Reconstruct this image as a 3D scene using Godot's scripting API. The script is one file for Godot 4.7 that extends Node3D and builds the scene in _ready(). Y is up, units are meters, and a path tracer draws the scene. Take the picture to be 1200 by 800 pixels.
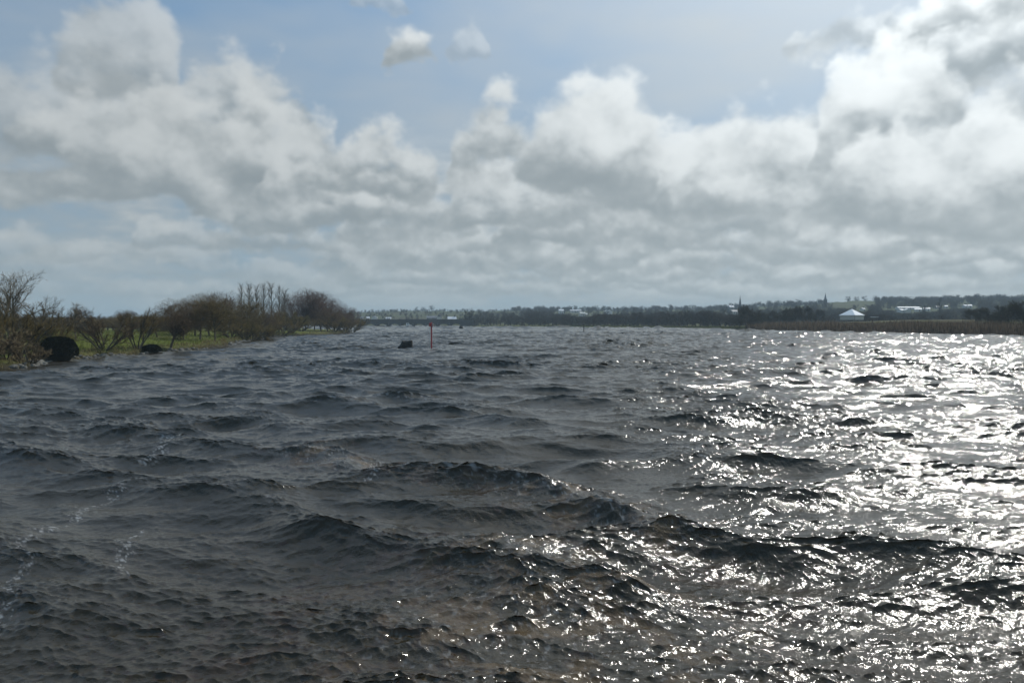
extends Node3D

# ---------------------------------------------------------------- constants
const EYE := 3.2            # eye height over the water, metres
const F := 933.0            # focal length in photo pixels
const HOR := 377.0          # photo row of the horizon
const SUN_AZ := 34.0
const SUN_EL := 41.0

var rng := RandomNumberGenerator.new()
var used := {}
var shore: PackedVector2Array
var sdf: PackedFloat32Array
var M := {}

# ---------------------------------------------------------------- naming helpers
func numbered(called: String) -> String:
	var n: int = used.get(called, 0)
	used[called] = n + 1
	return called if n == 0 else "%s_%03d" % [called, n]

func tag(o: Node, label: String, category := "", group := "", kind := "") -> Node:
	if label != "": o.set_meta("label", label)
	if category != "": o.set_meta("category", category)
	if group != "": o.set_meta("group", group)
	if kind != "": o.set_meta("kind", kind)
	return o

func thing(called: String, label: String, category: String, at: Vector3, turn := 0.0, group := "") -> Node3D:
	var o := Node3D.new()
	o.name = numbered(called)
	add_child(o, true)
	o.position = at
	o.rotation.y = turn
	tag(o, label, category, group)
	return o

func part(called: String, mesh: Mesh, m: Material, parent: Node3D, at := Vector3.ZERO, turn := Vector3.ZERO) -> MeshInstance3D:
	var o := MeshInstance3D.new()
	o.name = called if parent != self else numbered(called)
	o.mesh = mesh
	o.material_override = m
	o.position = at
	o.rotation = turn
	parent.add_child(o, true)
	return o

func dup(src: Node3D, at: Vector3, turn: float, size: Vector3, label: String, group := "") -> Node3D:
	var r: Node3D = src.duplicate()
	r.name = numbered(String(src.name).rstrip("0123456789").rstrip("_"))
	add_child(r, true)
	r.position = at
	r.rotation.y = turn
	r.scale = size
	r.set_meta("label", label)
	if group != "": r.set_meta("group", group)
	elif r.has_meta("group"): r.remove_meta("group")
	return r

func mat(c: Color, rough := 0.9, spec := 0.5) -> StandardMaterial3D:      # c is linear
	var m := StandardMaterial3D.new()
	m.albedo_color = c.linear_to_srgb()
	m.roughness = rough
	m.metallic_specular = spec
	return m

func vmat(rough := 0.9, spec := 0.3) -> StandardMaterial3D:
	var m := StandardMaterial3D.new()
	m.vertex_color_use_as_albedo = true
	m.roughness = rough
	m.metallic_specular = spec
	return m

func noise_tex(seed_: int, freq: float, a: Color, b: Color, size := 512, oct := 4) -> NoiseTexture2D:
	var n := FastNoiseLite.new()
	n.seed = seed_
	n.frequency = freq
	n.noise_type = FastNoiseLite.TYPE_SIMPLEX_SMOOTH
	n.fractal_octaves = oct
	var t := NoiseTexture2D.new()
	t.width = size
	t.height = size
	t.seamless = true
	t.noise = n
	var g := Gradient.new()
	g.set_color(0, a)
	g.set_color(1, b)
	t.color_ramp = g
	return t

func textured(m: StandardMaterial3D, t: Texture2D, scale_: float) -> StandardMaterial3D:
	m.albedo_texture = t
	m.uv1_triplanar = true
	m.uv1_world_triplanar = true
	m.uv1_scale = Vector3.ONE * scale_
	return m

func at(px: float, depth: float, y := 0.0) -> Vector3:                    # bearing of a photo column, at a depth in metres
	return Vector3((px - 600.0) / F * depth, y, -depth)

func over(py: float, depth: float) -> float:                              # height of a photo row at a depth
	return EYE + (HOR - py) / F * depth

func threads(work: Callable, n: int) -> void:
	var id := WorkerThreadPool.add_group_task(work, n, -1, true)
	WorkerThreadPool.wait_for_group_task_completion(id)

# ================================================================ scene
func _ready() -> void:
	rng.seed = 7
	set_camera_and_light()
	set_materials()
	build_shore()
	build_water()
	build_ground()
	build_vegetation()
	build_far_bank()
	build_objects()

# ---------------------------------------------------------------- camera, sky, sun
func set_camera_and_light() -> void:
	var cam := Camera3D.new()
	cam.name = "camera"
	add_child(cam)
	cam.fov = 46.42
	cam.near = 0.1
	cam.far = 9000.0
	cam.position = Vector3(0, EYE, 0)
	cam.rotation_degrees.x = -1.41
	cam.current = true
	var sun := DirectionalLight3D.new()
	sun.name = "sun"
	add_child(sun)
	sun.light_energy = 0.78
	sun.light_color = Color(1.0, 0.985, 0.955)
	sun.light_angular_distance = 0.5
	sun.shadow_enabled = true
	sun.rotation_degrees = Vector3(-SUN_EL, 180.0 - SUN_AZ, 0)
	var env := Environment.new()
	env.background_mode = Environment.BG_SKY
	env.tonemap_mode = Environment.TONE_MAPPER_LINEAR
	env.tonemap_exposure = 1.12
	env.ssao_enabled = true
	env.ssil_enabled = true
	env.sdfgi_enabled = true
	env.fog_enabled = true
	env.fog_density = 0.0003
	env.fog_light_color = Color(0.80, 0.88, 0.92)
	var sky := Sky.new()
	var pano := PanoramaSkyMaterial.new()
	pano.panorama = ImageTexture.create_from_image(make_sky())
	sky.sky_material = pano
	env.sky = sky
	var we := WorldEnvironment.new()
	we.name = "environment"
	we.environment = env
	add_child(we)

# the sky: single cumulus clouds [azimuth, base, half width, height in degrees, density, seed], the far ones first, each broken up by noise
var clouds := []
var bins := []
var in_view := 23
var n_shape := FastNoiseLite.new()
var n_fine := FastNoiseLite.new()
var n_wisp := FastNoiseLite.new()

func cloud(x: float, base: float, half: float, high: float, dens := 1.0) -> void:
	var az := atan((x - 600.0) / F)
	clouds.append([rad_to_deg(az), rad_to_deg(atan((HOR - base) / F * cos(az))), half / 16.3 * cos(az), high / 16.3 * cos(az), dens, in_view * 17.3])
	in_view += 1

func sky_color(az: float, el: float) -> Color:
	var e := deg_to_rad(el)
	var sa := deg_to_rad(az - SUN_AZ)
	var cosg := sin(e) * sin(deg_to_rad(SUN_EL)) + cos(e) * cos(deg_to_rad(SUN_EL)) * cos(sa)
	var g := rad_to_deg(acos(clampf(cosg, -1.0, 1.0)))      # angle to the sun
	var near := exp(-g * g / (2.0 * 24.0 * 24.0))
	var glow := exp(-g * g / (2.0 * 11.0 * 11.0))
	# clear air
	var up := clampf(el / 40.0, 0.0, 1.0)
	var air := Color(0.225, 0.345, 0.425).lerp(Color(0.090, 0.205, 0.40), pow(up, 0.55))
	air += Color(0.050, 0.100, 0.130) * smoothstep(22.5, 44.0, el) * 1.3  # extra brightness added overhead, above the view, to lift the water's reflections
	air += Color(0.40, 0.42, 0.42) * near * 1.15 + Color(1.0, 0.98, 0.92) * glow
	var w := n_wisp.get_noise_2d(az * 0.8 + 300.0, el * 2.2)
	air = air.lerp(Color(0.46, 0.50, 0.52) * (0.8 + 0.8 * near), clampf(0.22 + 0.5 * w + 0.45 * near, 0.0, 0.75) * smoothstep(70.0, 25.0, el))
	var ax := deg_to_rad(az)
	var sx := sin(ax) * 57.3
	var sz := cos(ax) * 57.3
	var lit := lerpf(0.50, 1.30, near) + 0.45 * glow
	var bright := Color(0.945, 1.0, 1.015) * lit
	var shade := Color(0.222, 0.258, 0.278) * (1.0 + 0.80 * near)
	# a broken sheet behind the single clouds, in the lower sky
	var sheet := n_shape.get_noise_3d(sx * 0.55, el * 1.9, sz * 0.55) + 0.35 * n_shape.get_noise_3d(sx * 1.7 + 50.0, el * 4.5, sz * 1.7)
	var cover := smoothstep(14.5, 9.0, el) * clampf(0.62 + 1.1 * sheet, 0.0, 0.92)
	var col := air.lerp(shade.lerp(bright, clampf(0.34 + 0.9 * sheet + 0.012 * el, 0.0, 0.9)), cover)
	for c in bins[posmod(int(floor(az / 10.0)), 36)]:
		var u: float = wrapf(az - c[0], -180.0, 180.0) / c[2]
		var v: float = (el - c[1]) / c[3]
		if u < -1.35 or u > 1.35 or v < -0.5 or v > 1.5: continue
		var o: float = c[5]
		var z: float = 2.3 / (c[3] * 0.7 + 1.2)               # small clouds have small lumps
		var n := n_shape.get_noise_3d(sx * z + o, el * z * 1.3, sz * z)
		var m := n_shape.get_noise_3d(sx * z - o, el * z * 1.3 + 70.0, sz * z)
		var f := n_fine.get_noise_3d(sx * z, el * z * 1.2 + o, sz * z)
		var lump := 0.5 - 1.8 * absf(f)
		u += 0.45 * m
		var top := pow(maxf(0.0, 1.0 - u * u), 0.5) * (0.92 + 0.6 * m)
		var d := minf(top - v, (v + 0.20 + 0.35 * n) * 2.0) + 0.85 * n + 0.32 * lump + 0.05
		d -= smoothstep(0.65, 1.3, absf(u)) * 0.5
		var a: float = smoothstep(0.0, 0.44, d) * c[4]
		if a < 0.004: continue
		var f2 := n_fine.get_noise_3d(sx * z + 0.30, el * z * 1.2 + 0.55 + o, sz * z)
		var n2 := n_shape.get_noise_3d(sx * z + 0.5 + o, el * z * 1.3 + 0.9, sz * z)
		var relief := (n - n2) * 1.2 + (absf(f2) - absf(f)) * 0.6
		var thin := 1.0 - smoothstep(0.06, 0.55, d)
		var b: float = 0.86 * smoothstep(-0.10, 0.70, v + 0.5 * n) + relief + (0.16 + 0.22 * near) * thin - 0.03
		col = col.lerp(shade.lerp(bright, 0.52 + 0.56 * tanh((b - 0.46) * 1.75)), a)
	# thick air near the horizon
	var haze := exp(-maxf(el, 0.0) / 4.0)
	var hz := Color(0.265, 0.350, 0.395).lerp(Color(0.42, 0.49, 0.51), clampf(near * 2.6 + 0.12, 0.0, 1.0))
	col = col.lerp(hz, haze * 0.85)
	col.a = 1.0
	return col

func make_sky() -> Image:
	for a in [[n_shape, 0.17, 6, 11], [n_fine, 0.34, 5, 23], [n_wisp, 0.05, 4, 5]]:
		var n: FastNoiseLite = a[0]
		n.noise_type = FastNoiseLite.TYPE_SIMPLEX_SMOOTH
		n.frequency = a[1]
		n.fractal_octaves = a[2]
		n.seed = a[3]
		n.fractal_gain = 0.54
	# out of view: clouds of the same kind all round
	var g := RandomNumberGenerator.new()
	g.seed = 77
	for k in 60:
		var el := 1.0 + 60.0 * (k / 60.0) ** 1.4
		var az := g.randf_range(-180.0, 180.0)
		var w := g.randf_range(5.0, 11.0) * (1.0 + el / 60.0)
		if absf(az) - w < 37.0 and el < 26.0: continue
		clouds.append([az, el, w, g.randf_range(2.5, 7.0) * (0.4 + el / 30.0), g.randf_range(0.7, 1.0), k * 31.7])
	# far rows near the horizon
	for r in [[120, 345, 160, 20, 0.45], [420, 345, 200, 22, 0.7], [700, 342, 230, 22, 0.8], [980, 345, 230, 24, 0.8], [1160, 340, 120, 22, 0.7], [560, 332, 170, 26, 0.8], [830, 330, 190, 26, 0.8], [1080, 325, 160, 26, 0.8],
			[300, 328, 130, 26, 0.55], [60, 318, 90, 26, 0.4], [680, 315, 170, 34, 0.85], [480, 312, 130, 36, 0.8], [900, 312, 150, 34, 0.8], [1120, 305, 150, 34, 0.85], [180, 305, 110, 30, 0.5], [25, 300, 55, 34, 0.5],
			[360, 300, 120, 44, 0.8], [590, 300, 110, 50, 0.85], [770, 300, 140, 55, 0.9], [970, 292, 140, 50, 0.85], [1150, 288, 120, 44, 0.9], [225, 284, 62, 34, 0.7], [480, 268, 80, 62, 0.9], [690, 280, 110, 60, 0.9], [880, 270, 110, 62, 0.85],
			[365, 258, 125, 62, 0.95], [620, 252, 90, 60, 0.9], [1030, 268, 90, 60, 0.9], [800, 248, 110, 70, 0.95], [445, 222, 75, 66, 0.95], [930, 232, 90, 62, 0.85],
			[60, 150, 150, 120, 0.75], [150, 120, 75, 100, 0.75], [225, 150, 95, 80, 0.85], [325, 160, 62, 74, 0.85], [110, 175, 95, 70, 0.85], [310, 205, 95, 80, 0.9], [190, 222, 165, 92, 0.95], [400, 232, 90, 60, 0.9],
			[860, 190, 110, 90, 0.75], [960, 185, 90, 90, 0.75], [770, 220, 120, 100, 0.9], [605, 200, 76, 84, 0.95], [690, 212, 95, 118, 0.95], [900, 235, 130, 80, 0.85],
			[1150, 70, 130, 100, 0.9], [1000, 60, 80, 60, 0.6], [1180, 30, 120, 60, 0.8], [1045, 130, 75, 90, 0.9], [1060, 175, 100, 120, 0.9], [1190, 160, 90, 100, 0.9], [1105, 252, 150, 125, 1.0],
			[485, 80, 38, 56, 0.95], [550, 66, 28, 26, 0.35], [440, 10, 34, 24, 0.4]]:
		cloud(r[0], r[1], r[2], r[3], r[4])
	bins.resize(36)
	for k in 36: bins[k] = []
	for c in clouds:
		for k in 36:
			var m: float = k * 10.0 + 5.0
			if absf(wrapf(m - c[0], -180.0, 180.0)) < c[2] * 1.35 + 5.0: bins[k].append(c)
	var W := 4096
	var H := 2048
	var im := Image.create_empty(W, H, false, Image.FORMAT_RGBAF)
	# the whole dome at a quarter of the resolution
	var lw := W / 4
	var lh := H / 8
	var rows := []
	rows.resize(lh)
	threads(func(j: int) -> void:
		var r := PackedFloat32Array()
		r.resize(lw * 4)
		var el := 90.0 - (j + 0.5) / lh * 90.0
		for i in lw:
			var az := (i + 0.5) / lw * 360.0
			var c := sky_color(az - 360.0 if az > 180.0 else az, el)
			r[i * 4] = c.r
			r[i * 4 + 1] = c.g
			r[i * 4 + 2] = c.b
			r[i * 4 + 3] = 1.0
		rows[j] = r, lh)
	var all := PackedFloat32Array()
	for r in rows: all.append_array(r)
	var dome := Image.create_from_data(lw, lh, false, Image.FORMAT_RGBAF, all.to_byte_array())
	dome.resize(W, H / 2, Image.INTERPOLATE_CUBIC)
	im.blit_rect(dome, Rect2i(0, 0, W, H / 2), Vector2i.ZERO)
	im.fill_rect(Rect2i(0, H / 2, W, H / 2), Color(0.12, 0.12, 0.11))
	# the part in view, and some way round it, at full resolution
	var half := 470
	var high := 330
	var wr := []
	wr.resize(high)
	threads(func(j: int) -> void:
		var r := PackedFloat32Array()
		r.resize(half * 8)
		var el := 90.0 - (H / 2 - high + j + 0.5) / H * 180.0
		for i in half * 2:
			var c := sky_color((i - half + 0.5) / W * 360.0, el)
			r[i * 4] = c.r
			r[i * 4 + 1] = c.g
			r[i * 4 + 2] = c.b
			r[i * 4 + 3] = 1.0
		wr[j] = r, high)
	all = PackedFloat32Array()
	for r in wr: all.append_array(r)
	var win := Image.create_from_data(half * 2, high, false, Image.FORMAT_RGBAF, all.to_byte_array())
	im.blit_rect(win, Rect2i(half, 0, half, high), Vector2i(0, H / 2 - high))
	im.blit_rect(win, Rect2i(0, 0, half, high), Vector2i(W - half, H / 2 - high))
	return im

# ---------------------------------------------------------------- materials
func set_materials() -> void:
	var water := vmat(0.10, 0.36)
	var n := FastNoiseLite.new()
	n.seed = 3
	n.noise_type = FastNoiseLite.TYPE_SIMPLEX_SMOOTH
	n.frequency = 0.03
	n.fractal_octaves = 5
	n.fractal_gain = 0.6
	var t := NoiseTexture2D.new()
	t.width = 1024
	t.height = 1024
	t.seamless = true
	t.as_normal_map = true
	t.bump_strength = 9.0
	t.noise = n
	water.normal_enabled = true
	water.normal_texture = t
	water.normal_scale = 0.30
	M.water = water
	M.ground = textured(vmat(0.95, 0.2), noise_tex(31, 0.02, Color(0.62, 0.60, 0.55), Color(1, 1, 1)), 0.11)
	M.twig = vmat(0.85, 0.25)
	M.bark = textured(mat(Color(0.085, 0.072, 0.055)), noise_tex(41, 0.04, Color(0.5, 0.48, 0.45), Color(1, 1, 1), 256), 1.5)
	M.leaf = vmat(0.95, 0.1)
	M.grass = vmat(0.9, 0.2)
	M.grass.backlight_enabled = true
	M.grass.backlight = Color(0.5, 0.5, 0.5)
	M.stone = textured(mat(Color(0.085, 0.082, 0.077)), noise_tex(51, 0.03, Color(0.55, 0.55, 0.52), Color(1, 1, 1), 512), 0.4)
	M.rock = textured(mat(Color(0.035, 0.036, 0.033), 0.8), noise_tex(61, 0.03, Color(0.4, 0.42, 0.38), Color(1, 1, 1), 256), 1.2)
	M.white = textured(mat(Color(0.80, 0.80, 0.78), 0.7), noise_tex(71, 0.02, Color(0.88, 0.87, 0.85), Color(1, 1, 1), 256), 0.3)
	M.cream = mat(Color(0.55, 0.52, 0.45), 0.85)
	M.slate = mat(Color(0.10, 0.105, 0.115), 0.55)
	M.tin = mat(Color(0.55, 0.56, 0.57), 0.6)
	M.glass = mat(Color(0.03, 0.035, 0.04), 0.1)
	M.door = mat(Color(0.10, 0.05, 0.03), 0.6)
	M.red = mat(Color(0.42, 0.050, 0.050), 0.5)
	M.pale = mat(Color(0.36, 0.26, 0.26), 0.5)
	M.post = textured(mat(Color(0.07, 0.06, 0.045)), noise_tex(81, 0.05, Color(0.5, 0.48, 0.45), Color(1, 1, 1), 256), 2.0)
	M.canvas = mat(Color(0.82, 0.82, 0.80), 0.6)
	M.pebble = vmat(0.8, 0.4)

# ---------------------------------------------------------------- shoreline
func build_shore() -> void:
	var pts := [[-33.0, -24.0], [-36.5, -38.0], [-35.4, -47.4], [-34.3, -53.3], [-33.8, -55.5], [-37.4, -64.9], [-37.7, -69.4], [-37.6, -74.6], [-37.2, -80.7], [-36.7, -85.3], [-36.4, -94.8], [-38.6, -108.0],
		[-43.8, -130.0], [-46.4, -146.0], [-49.0, -158.0], [-55.0, -172.0], [-55.5, -182.0], [-53.0, -187.0], [-49.5, -193.0], [-47.6, -206.0], [-48.0, -229.0], [-51.5, -259.0],
		[-62.0, -285.0], [-95.0, -320.0], [-150.0, -380.0], [-185.0, -460.0], [-190.0, -550.0], [-150.0, -595.0], [-90.0, -606.0], [-29.0, -592.0], [-31.0, -540.0],
		[-28.0, -522.0], [0.0, -506.0], [20.6, -482.0], [42.0, -439.0], [61.4, -409.0], [80.0, -373.0], [92.0, -332.0], [96.0, -299.0], [102.0, -271.0], [107.0, -249.0], [113.0, -230.0], [116.4, -209.0],
		[119.0, -187.0], [120.0, -157.0], [121.0, -119.0], [125.0, -60.0], [130.0, 0.0], [140.0, 160.0], [-70.0, 160.0], [-50.0, 60.0], [-40.0, 0.0]]
	for p in pts: shore.append(Vector2(p[0], p[1]))
	sdf.resize(121 * 261)
	for j in 261:
		for i in 121:
			sdf[j * 121 + i] = shore_distance(-240.0 + i * 4.0, 100.0 - j * 4.0)

func shore_distance(x: float, z: float) -> float:          # over land positive, over water negative
	var p := Vector2(x, z)
	var best := 1e9
	var inside := false
	var n := shore.size()
	var b := shore[n - 1]
	for i in n:
		var a := shore[i]
		var ab := b - a
		var q := (p - a) - ab * clampf((p - a).dot(ab) / ab.length_squared(), 0.0, 1.0)
		best = minf(best, q.length_squared())
		if (a.y > z) != (b.y > z) and x < (b.x - a.x) * (z - a.y) / (b.y - a.y) + a.x:
			inside = not inside
		b = a
	return -sqrt(best) if inside else sqrt(best)

func shore_at(x: float, z: float) -> float:
	var u := (x + 240.0) / 4.0
	var v := (100.0 - z) / 4.0
	if u < 0.0 or v < 0.0 or u >= 120.0 or v >= 260.0: return 50.0
	var i := int(u)
	var j := int(v)
	u -= i
	v -= j
	var k := j * 121 + i
	return lerpf(lerpf(sdf[k], sdf[k + 1], u), lerpf(sdf[k + 121], sdf[k + 122], u), v)

# ---------------------------------------------------------------- water
# Two tiles of wind sea, made from their spectra by inverse Fourier transform: height and sideways drift.
func fft_line(re: PackedFloat32Array, im: PackedFloat32Array, n: int, cs: PackedFloat32Array, sn: PackedFloat32Array) -> void:
	var j := 0
	for i in range(1, n):
		var bit := n >> 1
		while j & bit:
			j ^= bit
			bit >>= 1
		j ^= bit
		if i < j:
			var t := re[i]
			re[i] = re[j]
			re[j] = t
			t = im[i]
			im[i] = im[j]
			im[j] = t
	var length := 2
	while length <= n:
		var half := length >> 1
		var step := n / length
		for s in range(0, n, length):
			var w := 0
			for k in range(s, s + half):
				var c := cs[w]
				var d := sn[w]
				var o := k + half
				var xr := re[o] * c - im[o] * d
				var xi := re[o] * d + im[o] * c
				re[o] = re[k] - xr
				im[o] = im[k] - xi
				re[k] += xr
				im[k] += xi
				w += step
		length <<= 1

func fft2(re: PackedFloat32Array, im: PackedFloat32Array, n: int) -> Array:
	var cs := PackedFloat32Array()
	var sn := PackedFloat32Array()
	for i in n / 2:
		cs.append(cos(TAU * i / n))
		sn.append(sin(TAU * i / n))
	var rows := []
	rows.resize(n)
	threads(func(j: int) -> void:
		var a := re.slice(j * n, j * n + n)
		var b := im.slice(j * n, j * n + n)
		fft_line(a, b, n, cs, sn)
		rows[j] = [a, b], n)
	var cols := []
	cols.resize(n)
	threads(func(i: int) -> void:
		var a := PackedFloat32Array()
		var b := PackedFloat32Array()
		a.resize(n)
		b.resize(n)
		for j in n:
			a[j] = rows[j][0][i]
			b[j] = rows[j][1][i]
		fft_line(a, b, n, cs, sn)
		cols[i] = [a, b], n)
	return cols                                               # cols[x][0 or 1][z]

# [height, drift x, drift z], each n * n, index x * n + z
func sea_tile(n: int, size: float, k_low: float, k_high: float, k_peak: float, wind: Vector2, spread: float, rms: float, seed_: int, fall := 3.7, floor_ := 0.05) -> Array:
	var g := RandomNumberGenerator.new()
	g.seed = seed_
	var hr := PackedFloat32Array()
	var hi := PackedFloat32Array()
	hr.resize(n * n)
	hi.resize(n * n)
	var kk := TAU / size
	for j in n:
		for i in n:
			var a := g.randfn()
			var b := g.randfn()
			var kx := kk * (i if i < n / 2 else i - n)
			var kz := kk * (j if j < n / 2 else j - n)
			var k := sqrt(kx * kx + kz * kz)
			if k < k_low or k > k_high or i == n / 2 or j == n / 2: continue
			var cosw := absf(kx * wind.x + kz * wind.y) / k
			var p := exp(-0.75 * pow(k_peak / k, 2.0)) / pow(k, fall) * (pow(cosw, spread) + floor_) * (1.0 - smoothstep(k_high * 0.6, k_high, k)) * smoothstep(k_low, k_low * 1.35, k)
			hr[j * n + i] = a * sqrt(p)
			hi[j * n + i] = b * sqrt(p)
	var ar := PackedFloat32Array()
	var ai := PackedFloat32Array()
	var br := PackedFloat32Array()
	var bi := PackedFloat32Array()
	for q in [ar, ai, br, bi]: q.resize(n * n)
	for j in n:
		for i in n:
			var s := j * n + i
			var o := ((n - j) % n) * n + (n - i) % n
			var r := hr[s] + hr[o]                              # hermitian: the height is real
			var m := hi[s] - hi[o]
			var kx := float(i if i < n / 2 else i - n)
			var kz := float(j if j < n / 2 else j - n)
			var k := sqrt(kx * kx + kz * kz)
			if k == 0.0: continue
			kx /= k
			kz /= k
			# drift = -i * k / |k| * height; the height goes in the real part, drift x in the imaginary one
			ar[s] = r + kx * r
			ai[s] = m + kx * m
			br[s] = kz * m
			bi[s] = -kz * r
	var c1 := fft2(ar, ai, n)
	var c2 := fft2(br, bi, n)
	var h := PackedFloat32Array()
	var dx := PackedFloat32Array()
	var dz := PackedFloat32Array()
	for i in n:
		h.append_array(c1[i][0])
		dx.append_array(c1[i][1])
		dz.append_array(c2[i][0])
	var sum := 0.0
	for v in h: sum += v * v
	var f := rms / sqrt(sum / h.size())
	for i in h.size():
		h[i] *= f
		dx[i] *= f
		dz[i] *= f
	return [h, dx, dz]

func linear3(t: Array, n: int, x: float, z: float) -> Vector3:
	var i := floori(x)
	var j := floori(z)
	var u := x - i
	var v := z - j
	i = posmod(i, n)
	j = posmod(j, n)
	var i2 := (i + 1) % n
	var j2 := (j + 1) % n
	var a := i * n + j
	var b := i2 * n + j
	var c := i * n + j2
	var d := i2 * n + j2
	var wa := (1.0 - u) * (1.0 - v)
	var wb := u * (1.0 - v)
	var wc := (1.0 - u) * v
	var wd := u * v
	var h: PackedFloat32Array = t[0]
	var p: PackedFloat32Array = t[1]
	var q: PackedFloat32Array = t[2]
	return Vector3(p[a] * wa + p[b] * wb + p[c] * wc + p[d] * wd, h[a] * wa + h[b] * wb + h[c] * wc + h[d] * wd, q[a] * wa + q[b] * wb + q[c] * wc + q[d] * wd)

func cubic3(t: Array, n: int, x: float, z: float) -> Vector3:
	var i := floori(x)
	var j := floori(z)
	var u := x - i
	var v := z - j
	var wu := [(1 - u) ** 3 / 6.0, (3 * u ** 3 - 6 * u * u + 4) / 6.0, (-3 * u ** 3 + 3 * u * u + 3 * u + 1) / 6.0, u ** 3 / 6.0]
	var wv := [(1 - v) ** 3 / 6.0, (3 * v ** 3 - 6 * v * v + 4) / 6.0, (-3 * v ** 3 + 3 * v * v + 3 * v + 1) / 6.0, v ** 3 / 6.0]
	var h: PackedFloat32Array = t[0]
	var p: PackedFloat32Array = t[1]
	var q: PackedFloat32Array = t[2]
	var rx := 0.0
	var ry := 0.0
	var rz := 0.0
	for a in 4:
		var base := posmod(i + a - 1, n) * n
		var wa: float = wu[a]
		for b in 4:
			var s := base + posmod(j + b - 1, n)
			var w: float = wa * wv[b]
			rx += p[s] * w
			ry += h[s] * w
			rz += q[s] * w
	return Vector3(rx, ry, rz)

var tile_a: Array
var tile_b: Array
var n_gust := FastNoiseLite.new()
var n_foam := FastNoiseLite.new()
var n_churn := FastNoiseLite.new()
const NA := 256
const NB := 512
const LA := 41.0
const LB := 8.7

# the boat's own wake: ridges (points x, z, then height and half width) and the churned water along them
var ridges := [
	[[[-5.4, -20.0], [-4.5, -18.9], [-2.6, -17.4], [-0.2, -15.9], [1.5, -13.4], [2.2, -11.9]], 0.11, 0.42],
	[[[-0.6, -11.4], [0.2, -10.8], [1.0, -10.2], [1.5, -9.7]], 0.15, 0.38]]
var streaks := [[[-7.9, -15.6], [-7.3, -13.2], [-6.6, -11.0], [-6.2, -9.6]], [[-6.0, -12.6], [-5.2, -10.9], [-4.7, -9.9]], [[-5.9, -9.2], [-5.4, -8.0], [-5.0, -7.2]], [[-9.7, -22.0], [-8.4, -18.2]], [[-3.0, -19.0], [-2.9, -15.4]], [[4.0, -20.0], [4.9, -16.0]]]

func along(pts: Array, x: float, z: float) -> float:         # distance to a line of points
	var p := Vector2(x, z)
	var best := 1e9
	for i in pts.size() - 1:
		var a := Vector2(pts[i][0], pts[i][1])
		var ab := Vector2(pts[i + 1][0], pts[i + 1][1]) - a
		var q := (p - a) - ab * clampf((p - a).dot(ab) / ab.length_squared(), 0.0, 1.0)
		best = minf(best, q.length_squared())
	return sqrt(best)

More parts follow.
